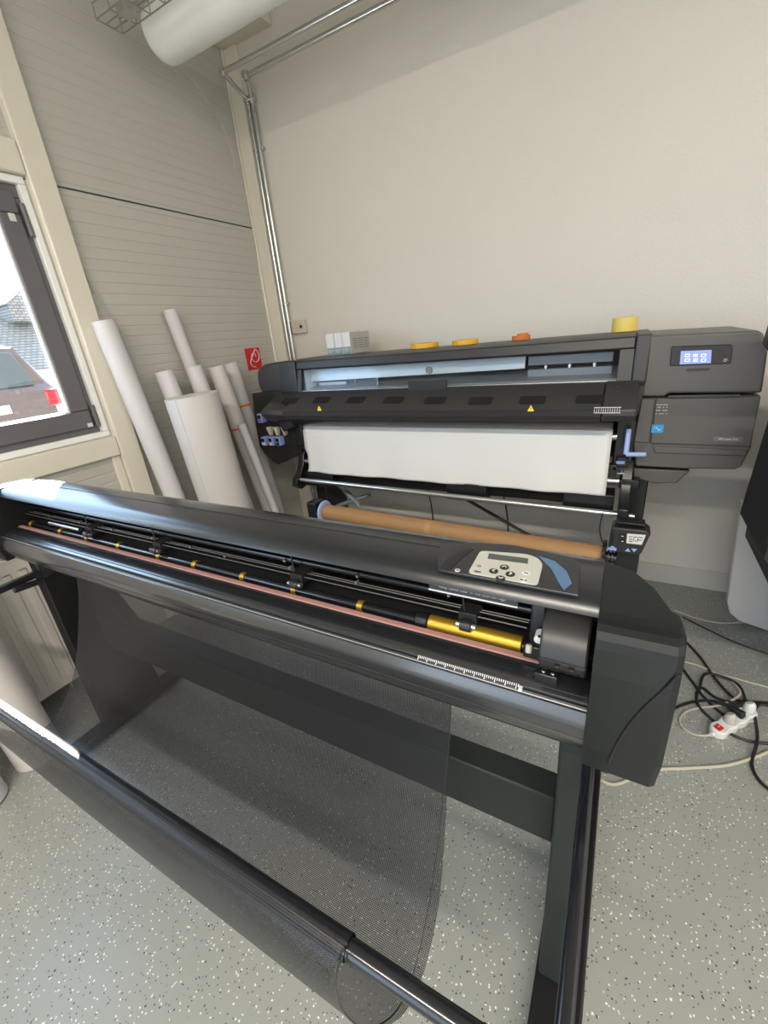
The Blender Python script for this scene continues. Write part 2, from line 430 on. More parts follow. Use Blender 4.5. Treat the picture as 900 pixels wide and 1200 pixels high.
# ================================================================== WALL SERVICES
def pipe(name, pts, label, coll):
    t = thing(name, label, 'pipe', pts[-1])
    b = MB()
    for a, c in zip(pts[:-1], pts[1:]): b.tube([a, c], .0125, 14)
    b.build('pipe_run', 'galv', t)
    for p in pts[1:-1]:
        e = MB().tube([Vector(p)+Vector((0, 0, -.02)), Vector(p)+Vector((0, 0, .02))], .018, 12)
        e.tube([Vector(p)+Vector((0, -.02, 0)), Vector(p)+Vector((0, .02, 0))], .018, 12).build('elbow', 'galv', t, bevel=.002)
    for z in coll:
        q = pts[-1]
        MB().box((q[0]-.02, q[1]-.008, z-.008), (q[0]+.02, YB-.001, z+.008)).build('clip', 'galv', t, bevel=.002)
    return t
pipe('conduit_pipe', [(6, 2.36, 2.90), (-2.14, 2.36, 2.90), (-2.19, 2.585, 2.86), (-2.185, 2.585, .02)], 'galvanised pipe along the wall top, further from the wall, dropping down the corner', (2.62, 1.75))
pipe('conduit_pipe', [(6, 2.50, 2.92), (-2.10, 2.50, 2.92), (-2.155, 2.585, 2.86), (-2.150, 2.585, .02)], 'galvanised pipe along the wall top, nearer the wall, dropping down the corner', (2.62, 1.75))
sb = thing('junction_box', 'beige wall junction box just right of the corner pipes', 'junction box', at(352, 383, y=YB))
c0 = world_loc(sb)
MB().box((c0.x-.055, YB-.03, c0.z-.042), (c0.x+.062, YB-.001, c0.z+.042)).build('box_cover', 'socket', sb, bevel=.004)
MB().tube([(c0.x+.03, YB-.036, c0.z), (c0.x+.03, YB-.029, c0.z)], .010, 14).build('lock_knob', 'lprint3', sb)
# ceiling duct
dt = thing('ceiling_duct', 'white round duct hanging below the ceiling, closed rounded end by the corner', 'duct', (-2.12, 1.95, 2.88))
b = MB(); a0 = Vector((-2.12, 1.95, 2.88))
prof = [(-.012, .02), (-.008, .07), (.0, .093), (.015, .102), (.04, .105), (3.2, .105)]
b.tube([a0+Vector((d, 0, 0)) for d, _ in prof], .1, 32, r_list=[q for _, q in prof]); b.build('duct_shell', 'lampwhite', dt)
MB().box((-2.10, 2.035, 2.93), (1.08, 2.06, 2.965)).build('mounting_rail', 'casing', dt, bevel=.003)
for hx in (-2.0, -.6): MB().tube([(hx, 1.95, 2.98), (hx, 1.95, ZC)], .004, 8).build('hanger_wire', 'wire', dt)
# wire cable tray
ct = thing('cable_tray', 'wire mesh cable tray below the ceiling beside the white duct', 'cable tray', (-2.1, 1.72, 2.80))
b = MB(); x0, y0, z0 = -2.16, 1.66, 2.84
for (dy, dz) in ((0, 0), (.04, 0), (.08, 0), (.12, 0), (0, .05), (.12, .05)):
    b.tube([(x0, y0+dy, z0+dz), (x0+3.0, y0+dy, z0+dz)], .0028, 6)
for k in range(31):
    x = x0+.1*k
    b.tube([(x, y0, z0+.055), (x, y0, z0), (x, y0+.12, z0), (x, y0+.12, z0+.055)], .0028, 6)
b.build('wire_basket', 'wire', ct)
MB().box((x0+.10, y0+.03, z0-.004), (x0+.17, y0+.09, z0+.02)).tube([(x0+.13, y0+.06, z0), (x0+.13, y0+.06, ZC)], .005, 8).build('tray_bracket', 'galv', ct)
# thin cable from the duct into the corner
pts = spline([(-2.28, 2.14, 2.90), (-2.27, 2.25, 2.87), (-2.27, 2.36, 2.78), (-2.275, 2.44, 2.68), (-2.275, 2.47, 2.5)])
tag(MB().tube(pts, .004, 8).build('cable', 'whitecable', origin=pts[-1]), 'thin pale cable hanging in the ceiling corner behind the duct', 'cable')
pts = spline([(-2.322, 1.36, 1.95), (-2.318, 1.372, 1.86), (-2.32, 1.40, 1.76), (-2.322, 1.44, 1.66), (-2.322, 1.46, 1.45), (-2.32, 1.45, 1.0)])
tag(MB().tube(pts, .004, 8).build('cable', 'greycable', origin=pts[-1]), 'thin grey cable coming out behind the steel column above the leaning paper rolls', 'cable')
# fire hose sign
def sign():
    t = thing('fire_hose_sign', 'small red square sign with a white coiled hose on the ribbed wall', 'sign', (XL+.002, 2.355, 1.415))
    MB().box((XL+.001, 2.288, 1.345), (XL+.004, 2.425, 1.487)).build('sign_plate', 'redsign', t)
    s = MB(); cyy, cz = 2.365, 1.43
    p = [(XL+.0055, cyy+(.012+.0052*a)*math.cos(a), cz+(.012+.0052*a)*math.sin(a)) for a in [i*.3 for i in range(26)]]
    s.tube(p, .0035, 6)
    s.tube(spline([p[-1], (XL+.0055, 2.32, 1.40), (XL+.0055, 2.33, 1.37), (XL+.0055, 2.36, 1.36)]), .0035, 6)
    s.build('hose_symbol', 'white', t)
sign()

# ================================================================== RADIATOR
def radiator():
    t = thing('radiator', 'white panel radiator under the window behind the leaning rolls', 'radiator', (-2.25, .1, .08))
    y0, y1, z0, z1, xf = -1.1, .665, .085, .75, -2.195
    b = MB(); pr = [(-2.225, y0), ]
    y = y0+.02; pr.append((xf, y0))
    while y < y1-.06:
        pr += [(xf, y), (xf+.010, y+.008), (xf+.010, y+.030), (xf, y+.038)]; y += .058
    pr += [(xf, y1), (-2.225, y1)]
    n = len(pr)
    b.add([(p[0], p[1], z0+.05) for p in pr]+[(p[0], p[1], z1-.05) for p in pr], [(i, (i+1) % n, n+(i+1) % n, n+i) for i in range(n)])
    b.box((-2.225, y0, z0), (xf, y1, z0+.05)).box((-2.225, y0, z1-.05), (xf, y1, z1))
    b.build('front_panel', 'radiator', t, smooth=False)
    g = MB().box((-2.30, y0, z0), (-2.28, y1, z1))
    g.build('rear_panel', 'radiator', t, bevel=.004)
    g = MB(); g.box((-2.30, y0, z1+.001), (-2.285, y1, z1+.012)).box((-2.205, y0, z1+.001), (-2.19, y1, z1+.012))
    y = y0
    while y < y1: g.box((-2.285, y, z1+.003), (-2.205, y+.008, z1+.010)); y += .022
    g.build('top_grille', 'radiator', t)
    MB().box((-2.30, y1+.001, z0), (-2.19, y1+.008, z1+.012)).build('side_panel', 'radiator', t, bevel=.002)
    MB().tube([(-2.25, y1-.05, z0), (-2.25, y1-.05, 0.0)], .009, 12).build('pipe', 'galv', t)
    for by in (-.5, .4): MB().box((-2.329, by, .3), (-2.30, by+.05, .6)).build('bracket', 'casing', t)
radiator()

# ================================================================== PAPER ROLLS
def roll(base, top, r, label, mt='paper', seam=None, core=.45, band=None, group=None, cat='paper roll', open_sheet=False):
    base, top = Vector(base), Vector(top); ax = (top-base).normalized()
    t = thing('paper_roll', label, cat, base, group)
    MB().ring(base, top, r, r*core, 40).build('paper_body', mt, t, bevel=.0015)
    MB().ring(base+ax*.002, top-ax*.004, r*core*.995, r*core*.86, 24).build('core', 'kraft', t)
    if seam is not None:
        # free edge of the sheet
        up = Vector((1, 0, 0)); u = ax.cross(up).normalized(); w = ax.cross(u)
        ring = lambda p: [p+(u*math.cos(a)+w*math.sin(a))*rr for a, rr in ((seam, r*1.0005), (seam+.25, r+.0016), (seam+.5, r+.0024), (seam+.52, r+.0024), (seam+.53, r-.001), (seam+.25, r-.003), (seam, r-.001))]
        MB().loft(ring(base+ax*.001), ring(top-ax*.001)).build('loose_edge', mt, t)
    if band:
        for z in band:
            p = base+ax*((z-base.z)/ax.z)
            MB().ring(p-ax*.006, p+ax*.006, r+.0025, r-.001, 32).build('rubber_band', 'orange', t)
    return t
g = 'paper rolls leaning in the corner left of the large printer'
roll((-2.14, 1.44, .0), (-2.262, 1.342, 1.67), .052, 'long white roll leaning nearest the steel column, leftmost of the corner group', group=g)
roll((-2.12, 1.70, .0), (-2.20, 1.545, 1.415), .048, 'white roll with loose sheet edge between the leaning long roll and the thick roll', seam=4.0, group=g)
roll((-2.19, 1.93, .0), (-2.285, 1.745, 1.725), .036, 'thin white roll, tallest top of the corner group', seam=3.6, group=g)
roll((-2.04, 1.83, .0), (-2.175, 1.72, 1.42), .046, 'white roll standing in front of the tallest thin roll', group=g)
roll((-1.96, 1.585, .0), (-2.01, 1.535, 1.285), .135, 'thickest white roll, standing in front of the corner group', mt='paper2', core=.3, seam=2.9, group=g)
roll((-2.03, 2.02, .0), (-2.16, 1.865, 1.405), .049, 'white roll with an orange band, just right of the thickest roll', band=(1.03,), mt='paper2', group=g)
roll((-2.14, 2.165, .0), (-2.25, 2.06, 1.41), .046, 'white roll with an orange band, rightmost of the corner group beside the printer', band=(1.14,), group=g)
q = at(283, 497, x=-2.04)
roll((-1.94, q.y+.13, .0), q, .026, 'thin short white roll between the two orange banded rolls', group=g)
g2 = 'white rolls in front of the radiator'
roll((-1.99, .35, .0), (-2.04, .335, 1.02), .082, 'thick white roll leaning on the radiator, nearest the cutter stand', mt='paper2', group=g2)
roll((-1.955, .135, .0), (-2.06, .12, 1.0), .085, 'white roll in front of the radiator at the left picture edge, nearest the camera', group=g2)

# ================================================================== LARGE PRINTER
def latex():
    t = thing('large_format_printer', 'dark grey wide format printer on a stand against the back wall', 'printer', (-.75, 2.2, 0))
    YF = 1.97
    # ---- main housing (hidden back) and top bar
    xl, xr = -1.63, .012
    MB().box((xl, 2.22, 1.06), (xr, 2.47, 1.345)).build('rear_housing', 'lprint3', t, bevel=.01)
    MB().prism([(1.955, 1.352), (1.965, 1.392), (2.02, 1.402), (2.44, 1.398), (2.46, 1.36), (2.46, 1.346), (1.97, 1.346)], 'x', xl, xr).build('top_lid', 'lprint3', t, bevel=.004)
    # interior seen through the window
    MB().box((xl, 2.205, 1.22), (xr, 2.219, 1.345)).build('interior_back', 'deep', t)
    MB().prism([(2.00, 1.225), (2.20, 1.215), (2.20, 1.23), (2.12, 1.275), (2.0, 1.24)], 'x', xl+.02, xr-.03).build('inner_tray', 'silver2', t, bevel=.002)
    a = at(358, 437, y=2.03); c_ = at(615, 430, y=2.03)
    hb = plate([(a.x, 2.04, 1.345), (c_.x, 2.04, 1.345), (c_.x, 2.03, 1.290), (a.x, 2.03, 1.275)], (0, 1, 0), .012).build('carriage_beam_cover', 'silver', t, bevel=.002)
    lg = at(503, 434, y=2.03)
    MB().ring((lg.x, 2.0265, lg.z), (lg.x, 2.029, lg.z), .017, .0145, 28).build('logo_ring', 'lprint', hb)
    text('logo_letters', 'hp', .030, (lg.x, 2.0275, lg.z+.001), (1, 0, 0), (0, 0, 1), 'lprint', hb, shear=.35)
    MB().box((c_.x+.01, 2.05, 1.30), (-.06, 2.06, 1.338)).box((c_.x+.01, 2.045, 1.245), (-.06, 2.08, 1.283)).build('encoder_rail', 'silver2', t, bevel=.002)
    for px in (640, 668, 697):
        q = at(px, 425, y=2.045)
        MB().box((q.x-.006, 2.035, 1.283), (q.x+.006, 2.049, 1.30)).build('rail_clamp', 'chrome', t, bevel=.002)
    # carriage parked near left centre
    q = at(418, 450, y=2.1)
    MB().box((q.x-.03, 2.06, 1.235), (q.x+.03, 2.15, 1.29)).build('carriage', 'lprint3', t, bevel=.006)
    MB().tube([(q.x+.015, 2.055, 1.24), (q.x+.03, 2.055, 1.30)], .005, 8).build('cable_guide', 'magenta', t)
    MB().box((q.x-.22, 2.045, 1.24), (q.x-.035, 2.055, 1.268)).build('bright_reflector', 'silver', t, bevel=.002)
    q0, q1 = at(482, 454, y=1.965), at(526, 447, y=1.965)
    MB().box((q0.x, 1.925, q0.z-.014), (q1.x, 1.947, q1.z+.010)).build('window_latch', 'lprint3', t, bevel=.004)
    # window frame and pane
    w = MB(); wz0, wz1 = 1.235, 1.350
    def fr(x0, x1): w.prism([(1.935, wz0-.01), (1.955, wz0-.01), (1.985, wz1), (1.962, wz1)], 'x', x0, x1)
    fr(xl, xl+.03); fr(xr-.05, xr)
    w.box((xl, 1.935, wz0-.01), (xr, 1.955, wz0-.002)); w.box((xl, 1.964, wz1-.003), (xr, 1.985, wz1))
    w.build('window_frame', 'lprint3', t, bevel=.002)
    MB().add([(xl+.03, 1.948, wz0), (xr-.05, 1.948, wz0), (xr-.05, 1.974, wz1), (xl+.03, 1.974, wz1)], [(0, 1, 2, 3)]).build('window_pane', 'pglass', t)
    MB().tube([(xl+.03, 1.942, wz0+.001), (xr-.05, 1.942, wz0+.001)], .0028, 8).build('pane_edge', 'chrome', t)
    ep = MB().add([(xl+.032, 1.98, 1.235), (xl+.032, 1.98, 1.345), (xl+.06, 2.19, 1.34), (xl+.12, 2.19, 1.24)], [(0, 1, 2, 3)])
    ep.build('inner_end_plate', 'silver', t)
    # ---- hood
    hood = [(1.955, 1.225), (1.950, 1.238), (1.80, 1.160), (1.785, 1.150), (1.785, 1.128), (1.80, 1.105), (1.92, 1.085), (2.15, 1.085), (2.15, 1.225)]
    hd = MB().prism(hood, 'x', xl+.0, -.075).build('front_hood', 'lprint2', t, bevel=.004)
    MB().prism([(p[0]-.003, p[1]+.003) if p[0] < 2 else p for p in hood], 'x', -.073, xr+.03).build('hood_end', 'lprint2', t, bevel=.006)
    # lower dark strip of the hood
    MB().prism([(1.805, 1.103), (1.92, 1.083), (2.1, 1.083), (2.1, 1.03), (1.93, 1.045), (1.83, 1.075)], 'x', xl+.02, -.03).build('dryer_lip', 'black', t, bevel=.002)
    MB().prism([(1.781, 1.151), (1.7845, 1.153), (1.7845, 1.127), (1.781, 1.129)], 'x', xl, -.075).build('hood_edge_strip', 'lprint3', hd)
    # vents on the hood's slope
    sl = Vector((0, -.15, -.078)).normalized(); nn = Vector((0, -.078, .15)).normalized()
    for px, py in ((340, 470), (377, 469), (417, 469), (461, 469), (510, 469.5), (563, 470), (624, 469), (692, 468)):
        # slope plane through (1.95,1.238)-(1.80,1.160)
        d = CR*(px-450)/FOC - CU*(py-600)/FOC + CF
        p0 = Vector((0, 1.95, 1.238)); tt = (p0-CAM).dot(nn)/d.dot(nn); p = CAM+d*tt
        b = MB()
        v = [(p+Vector((dx, 0, 0))+sl*ds+nn*.0008) for dx, ds in rounded([(-.052, -.026), (.052, -.026), (.052, .026), (-.052, .026)], .012)]
        b.loft(v, [q+nn*.0012 for q in v])
        for k in range(-4, 5):
            b.loft([p+Vector((k*.011+dx, 0, 0))+sl*ds+nn*.002 for dx, ds in ((-.0025, -.021), (.0025, -.021), (.0025, .021), (-.0025, .021))],
                   [p+Vector((k*.011+dx, 0, 0))+sl*ds+nn*.0032 for dx, ds in ((-.0025, -.021), (.0025, -.021), (.0025, .021), (-.0025, .021))])
        b.build('fan_vent', 'vent', hd)
    for px in (374, 622):
        q = at(px, 479, y=1.778)
        MB().prism([(q.x-.013, q.z-.010), (q.x+.013, q.z-.010), (q.x, q.z+.014)], 'y', 1.7775, 1.7808).build('warning_triangle', 'yellow', hd)
        MB().box((q.x-.0012, 1.7768, q.z-.003), (q.x+.0012, 1.7775, q.z+.006)).build('triangle_mark', 'black', hd)
    q0, q1 = at(696, 483, y=1.778), at(728, 478, y=1.778)
    rl = MB()
    rl.box((q0.x, 1.7775, q0.z+.016), (q1.x, 1.7808, q0.z+.018)).box((q0.x, 1.7775, q0.z-.004), (q1.x, 1.7808, q0.z-.002))
    k = q0.x
    while k < q1.x: rl.box((k, 1.7775, q0.z-.002), (k+.0016, 1.7808, q0.z+.016)); k += .0075
    rl.build('scale_label', 'inkwhite', hd)
    for k in range(4):
        q = at(724, 449+k*5, y=1.90)
        p0 = Vector((0, 1.95, 1.238)); d = (q-CAM); tt = (p0-CAM).dot(nn)/d.dot(nn); p = CAM+d*tt+nn*.001
        MB().box((p.x-.004, p.y-.004, p.z-.001), (p.x+.004, p.y+.004, p.z+.002)).build('print_mark', 'lprint', hd)
    # ---- right pillar beside the window
    MB().prism([(1.95, 1.215), (1.937, 1.23), (1.95, 1.398), (2.46, 1.398), (2.46, 1.06), (2.0, 1.06), (1.96, 1.10)], 'x', xr+.001, .062).build('right_pillar', 'lprint2', t, bevel=.006)
    # ---- left pillar and end cap
    MB().prism([(1.95, 1.215), (1.937, 1.23), (1.95, 1.398), (2.46, 1.398), (2.46, 1.06), (2.0, 1.06), (1.96, 1.10)], 'x', xl-.12, xl-.001).build('left_pillar', 'lprint3', t, bevel=.006)
    pl = [(-1.93, 1.23), (-1.945, 1.30), (-1.93, 1.36), (-1.87, 1.392), (-1.752, 1.40), (-1.752, 1.23)]
    MB().prism(rounded(pl, .02), 'y', 1.96, 2.46).build('left_end_cap', 'lprint2', t, bevel=.012)
    # lower left: ink bay housing
    MB().prism([(lambda q: (q.x, q.z))(at(px, py, y=1.94)) for px, py in ((295, 461), (345, 457), (352, 480), (353, 530), (340, 538), (325, 545), (311, 533), (304, 523), (299, 495))], 'y', 1.94, 2.45).build('ink_bay_housing', 'lprint3', t, bevel=.004)
    MB().prism([(1.955, 1.225), (1.80, 1.155), (1.79, 1.13), (1.82, 1.10), (1.93, 1.06), (1.99, 1.06), (1.99, 1.225)], 'x', -1.80, xl-.002).build('left_hood_cap', 'lprint2', t, bevel=.006)
    MB().prism([(-1.78, 1.13), (xl-.02, 1.13), (xl-.005, 1.05), (xl-.09, 1.02)], 'y', 1.86, 1.99).build('left_hood_bracket', 'lprint3', t, bevel=.006)
    # ink cartridges
    def cart(px, py, w, h):
        q = at(px, py, y=1.90)
        ca = MB().box((q.x-w/2, 1.90, q.z-h/2), (q.x+w/2, 1.985, q.z+h/2)).build('ink_cartridge', 'blue', t, bevel=.004)
        MB().box((q.x-w*.3, 1.896, q.z-h*.02), (q.x+w*.3, 1.90, q.z+h*.36)).build('dark_window', 'black', ca)
        MB().box((q.x-w*.3, 1.896, q.z-h*.38), (q.x+w*.3, 1.90, q.z-h*.14)).build('colour_label', {0: 'magenta', 1: 'inkwhite', 2: 'tapeyellow', 3: 'black'}[cart.n], ca)
        cart.n += 1
    cart.n = 0
    cart(304, 490.5, .038, .054)
    for px in (308.6, 317, 325.3): cart(px, 517.5, .035, .054)
    for px in (314, 322, 331):
        q = at(px, 507, y=1.905)
        MB().loft([(q.x-.016, 1.91, q.z+.03), (q.x+.016, 1.91, q.z+.03), (q.x+.016, 1.95, q.z+.03), (q.x-.016, 1.95, q.z+.03)],
                  [(q.x-.006, 1.92, q.z-.022), (q.x+.006, 1.92, q.z-.022), (q.x+.006, 1.94, q.z-.022), (q.x-.006, 1.94, q.z-.022)]).build('ink_funnel', 'cream', t, bevel=.002)
    # media side guide, left
    MB().box((-1.66, 1.90, .93), (-1.615, 2.05, 1.06)).box((-1.70, 1.93, .90), (-1.64, 2.0, .96)).build('left_side_plate', 'black', t, bevel=.006)
    # ---- right module
    P = lambda px, py, y=1.95: (at(px, py, y=y).x, at(px, py, y=y).z)
    up = [P(758, 393.5), P(889, 387), P(895, 391), P(900, 414), P(893, 460.5), P(784, 461), P(779, 465), P(752, 465)]
    MB().prism(up, 'y', 1.95, 2.45).build('upper_panel', 'lprint', t, bevel=.008, seg=3)
    lo = [P(752, 467), P(892, 463), P(880, 527), P(869, 548), P(862, 551), P(800, 550), P(745, 547), P(742, 520)]
    MB().prism(lo, 'y', 1.956, 2.45).build('module_body', 'lprint', t, bevel=.006)
    d0 = [P(769, 467, 1.945), P(892, 464, 1.945), P(879.5, 523.5, 1.945), P(762, 520, 1.945)]
    dr = MB().prism(d0, 'y', 1.945, 1.9555).build('service_door', 'lprint', t, bevel=.004)
    q = P(783, 463, 1.94); q2 = P(868, 461, 1.94)
    MB().box((q[0], 1.938, q[1]-.012), (q2[0], 1.9445, q2[1]-.002)).build('door_handle', 'lprint2', dr, bevel=.002)
    st = [P(752, 468, 1.945), P(767.5, 468, 1.945), P(760.5, 519, 1.945), P(743, 518, 1.945)]
    MB().prism(st, 'y', 1.945, 1.9555).build('side_strip', 'lprint', t, bevel=.003)
    d1 = [P(764.5, 523, 1.948), P(877, 528, 1.948), P(873, 534.5, 1.948), P(768, 531, 1.948)]
    MB().prism(d1, 'y', 1.948, 1.9555).build('lower_flap', 'lprint', t, bevel=.003)
    und = [P(742, 549, 1.97), P(809, 552, 1.97), P(793, 566.5, 1.97), P(767, 567, 1.97), P(742, 560, 1.97)]
    MB().prism(und, 'y', 1.97, 2.43).build('under_module', 'lprint', t, bevel=.006)
    # touch screen
    sc = [P(787, 406, 1.944), P(857, 403.5, 1.944), P(859, 407, 1.944), P(856.5, 426, 1.944), P(785, 429, 1.944)]
    bz = MB().prism(rounded(sc, .004), 'y', 1.944, 1.9495).build('screen_bezel', 'blackgloss', t, bevel=.002)
    dd = [P(798, 411.5, 1.9428), P(834, 410, 1.9428), P(833, 425.5, 1.9428), P(796.5, 427, 1.9428)]
    MB().prism(dd, 'y', 1.9425, 1.944).build('screen', 'screen', bz)
    for i, px in enumerate((805.5, 815, 824.5)):
        for py in (416.5, 422):
            x, z = P(px, py, 1.9418)
            ic = MB()
            if (i+int(py)) % 2: ic.box((x-.007, 1.9415, z-.005), (x+.007, 1.9424, z-.0035)).box((x-.007, 1.9415, z-.001), (x+.007, 1.9424, z+.0005)).box((x-.007, 1.9415, z+.003), (x+.007, 1.9424, z+.0045))
            else: ic.box((x-.007, 1.9415, z-.005), (x+.007, 1.9424, z-.0035)).box((x-.007, 1.9415, z+.0035), (x+.007, 1.9424, z+.005)).box((x-.007, 1.9415, z-.0035), (x-.0055, 1.9424, z+.0035)).box((x+.0055, 1.9415, z-.0035), (x+.007, 1.9424, z+.0035))
            ic.build('screen_icon', 'icon', bz)
    x, z = P(850, 422, 1.943)
    MB().ring((x, 1.942, z), (x, 1.944, z), .005, .0035, 16).build('power_symbol', 'inkwhite', bz)
    x, z = P(852, 410.5, 1.943); MB().box((x-.012, 1.9425, z-.003), (x+.012, 1.944, z+.004)).build('slot', 'lprint3', bz)
    q, q2 = P(805, 435, 1.944), P(832, 431.5, 1.944)
    MB().prism(rounded([(q[0], q[1]), (q2[0], q[1]), (q2[0], q2[1]), (q[0], q2[1])], .003), 'y', 1.946, 1.9499).build('screen_latch', 'lprint2', t, bevel=.001)
    # stickers on the door
    lb = MB()
    random.seed(3)
    for py in (474.5, 477.5, 481, 485):
        x, z = P(776 - (py-474)*.12, py, 1.943)
        for k in range(7):
            if random.random() < .75: lb.box((x-.018+k*.0055, 1.9435, z-.0012), (x-.0145+k*.0055, 1.945, z+.0015))
    lb.build('printed_label', 'inkwhite', dr)
    x, z = P(770.5, 502.5, 1.943)
    es = MB().box((x-.020, 1.9435, z-.016), (x+.020, 1.945, z+.016)).build('energy_sticker', 'sticker', dr)
    MB().tube([(x-.012+.0024*k, 1.9432, z+.006*math.sin(k*.6)) for k in range(11)], .0012, 5).build('sticker_swoosh', 'inkwhite', es)
    q, q2 = P(836, 517, 1.943), P(871, 512.5, 1.943)
    npl = MB().box((q[0], 1.9435, q[1]), (q2[0], 1.945, q2[1])).build('name_plate', 'greylabel', dr)
    text('model_lettering', 'HP Latex 315', .0105, ((q[0]+q2[0])/2, 1.9432, (q[1]+q2[1])/2), (1, 0, 0), (0, 0, 1), 'white', npl)
    # blue lever
    l0, l1, l2 = at(737, 503, y=1.93), at(733.5, 532.5, y=1.90), at(757, 532.5, y=1.90)
    MB().tube([l0, l1], .010, 12).tube([l1, l2], .0095, 12).build('loading_lever', 'blue2', t, bevel=.001)
    # centre/right workings under the hood
    MB().box((-.02, 1.97, .86), (.055, 2.2, 1.08)).build('right_side_plate', 'black', t, bevel=.006)
    MB().tube([at(708, 512, y=1.95), at(723, 511.5, y=1.95)], .016, 16).build('roller_end', 'chrome', t)
    for px, py, w, h in ((729, 541, .02, .02), (727, 549, .03, .008), (716, 552, .02, .03), (734, 556, .02, .012)):
        q = at(px, py, y=1.955)
        MB().box((q.x-w, 1.945, q.z-h), (q.x+w, 1.975, q.z+h)).build('mechanism_block', 'lprint3', t, bevel=.003)
    q = at(727, 542, y=1.94); MB().box((q.x-.016, 1.935, q.z-.006), (q.x+.016, 1.945, q.z+.006)).build('blue_tab', 'blue', t, bevel=.002)
    q = at(728, 554, y=1.94); MB().box((q.x-.014, 1.93, q.z-.002), (q.x+.014, 1.945, q.z+.002)).tube([(q.x, 1.935, q.z), (q.x, 1.935, q.z+.015)], .004, 8).build('screw', 'chrome', t)
    # platen below the hood where the media comes out
    MB().prism([(1.95, 1.04), (2.2, 1.06), (2.2, .90), (2.05, .90)], 'x', xl+.03, -.022).build('output_platen', 'lprint3', t)
    # ---- diverter beams and bars
    MB().tube([(-1.665, 1.945, .825), (.02, 1.945, .825)], .015, 18).build('tension_bar', 'chrome', t)
    MB().tube([(-1.655, 1.865, .733), (.03, 1.865, .707)], .013, 18).build('output_bar', 'chrome', t)
    b = MB().box((-1.60, 1.96, .70), (-.02, 2.03, .765))
    for px in (380, 548, 690):
        q = at(px, 578, y=1.93); b.box((q.x-.10, 1.90, .685), (q.x+.10, 2.0, .775))
    b.build('lower_beam', 'black', t, bevel=.004)
    # end brackets
    br = lambda x0, x1: MB().prism([(1.99, .93), (1.93, .86), (1.92, .82), (1.88, .76), (1.84, .74), (1.83, .70), (1.87, .67), (2.0, .69), (2.06, .80), (2.06, .93)], 'x', x0, x1)
    br(-1.70, -1.66).build('left_bar_bracket', 'black', t, bevel=.004)
    br(.022, .062).build('right_bar_bracket', 'black', t, bevel=.004)
    q = at(745, 567, y=1.935); MB().box((.015, 1.92, q.z-.02), (.09, 1.99, q.z+.02)).build('bar_socket', 'black', t, bevel=.005)
    MB().tube([(.064, 1.865, .705), (.085, 1.865, .704)], .012, 14).build('bar_stub', 'chrome', t)
    # ---- stand
    for s, x0, x1 in ((0, .05, .125), (1, -1.68, -1.60)):
        MB().box((x0, 2.02, .10), (x1, 2.24, .95)).build('stand_leg', 'black', t, bevel=.006)
        MB().box((x0-.01, 1.78, .055), (x1+.01, 2.50, .105)).build('stand_foot', 'black', t, bevel=.006)
        for y in (1.83, 2.44):
            MB().tube([((x0+x1)/2-.02, y, .028), ((x0+x1)/2+.02, y, .028)], .028, 18).build('caster', 'tyre', t)
    MB().box((-1.60, 2.12, .20), (.05, 2.16, .30)).build('stand_crossbar', 'black', t, bevel=.004)
    MB().tube([(-1.56, 2.03, .72), (-1.38, 2.05, .52)], .018, 8).tube([(-1.30, 2.05, .60), (-1.55, 2.05, .50)], .014, 8).build('stand_brace', 'silver2', t)
    MB().tube([(-.93, 2.14, .70), (-.12, 2.13, .30)], .009, 8).build('diagonal_strut', 'black', t)
    # ---- take-up reel: left hub, right drive unit
    k0 = Vector((-1.372, 1.70, .6235)); k1 = Vector((-.018, 1.70, .589)); ka = (k1-k0).normalized()
    hb = MB().ring(k0-ka*.012, k0-ka*.001, .062, .018, 36).build('blue_hub', 'blue2', t, bevel=.003)
    MB().ring(k0-ka*.018, k0-ka*.0125, .050, .020, 30).build('hub_rim', 'blue', hb)
    MB().box((-1.66, 1.67, .10), (-1.42, 1.76, .15)).box((-1.47, 1.665, .10), (-1.41, 1.745, .68)).build('left_reel_support', 'black', t, bevel=.006)
    MB().box((-1.46, 1.76, .105), (-1.42, 1.86, .14)).build('left_reel_foot', 'black', t)
    MB().tube([k0-ka*.045, k0-ka*.013], .017, 12).build('left_axle', 'black', t)
    rh = MB().tube([k1+ka*.001, k1+ka*.014], .060, 32)
    for k in range(12):
        a = k*PI/6; rh.box((k1.x+.004, k1.y+.058*math.cos(a)-.007, k1.z+.058*math.sin(a)-.007), (k1.x+.017, k1.y+.058*math.cos(a)+.007, k1.z+.058*math.sin(a)+.007))
    rh.build('right_hub', 'black', t, bevel=.001)
    MB().tube([k1+ka*.014, k1+ka*.055], .022, 14).tube([k1+ka*.022, k1+ka*.028], .040, 20).tube([k1+ka*.036, k1+ka*.042], .036, 20).build('right_axle', 'black', t, bevel=.001)
    MB().box((.03, 1.72, .06), (.115, 1.79, .62)).build('reel_motor_post', 'black', t, bevel=.004)
    MB().box((.02, 1.70, .055), (.125, 2.02, .06)).build('reel_post_foot', 'black', t)
    # control box faces the user, slightly tilted
    Y = 1.655
    Q = lambda px, py, y=Y: (at(px, py, y=y).x, at(px, py, y=y).z)
    cb = [Q(717, 618), Q(757, 622), Q(763, 626), Q(752, 648), Q(748, 652), Q(712, 646), Q(713, 640)]
    cbx = MB().prism(cb, 'y', Y, Y+.075).build('reel_control_box', 'lprint3', t, bevel=.006, seg=3)
    MB().box((Q(722, 615)[0], Y+.02, Q(722, 615)[1]-.004), (Q(757, 615)[0], Y+.07, Q(722, 615)[1]+.004)).build('box_top_edge', 'black', cbx, bevel=.002)
    F = Y-.0018
    kk = [Q(735, 625.5, F), Q(757, 627, F), Q(752, 638.5, F), Q(734, 636.5, F)]
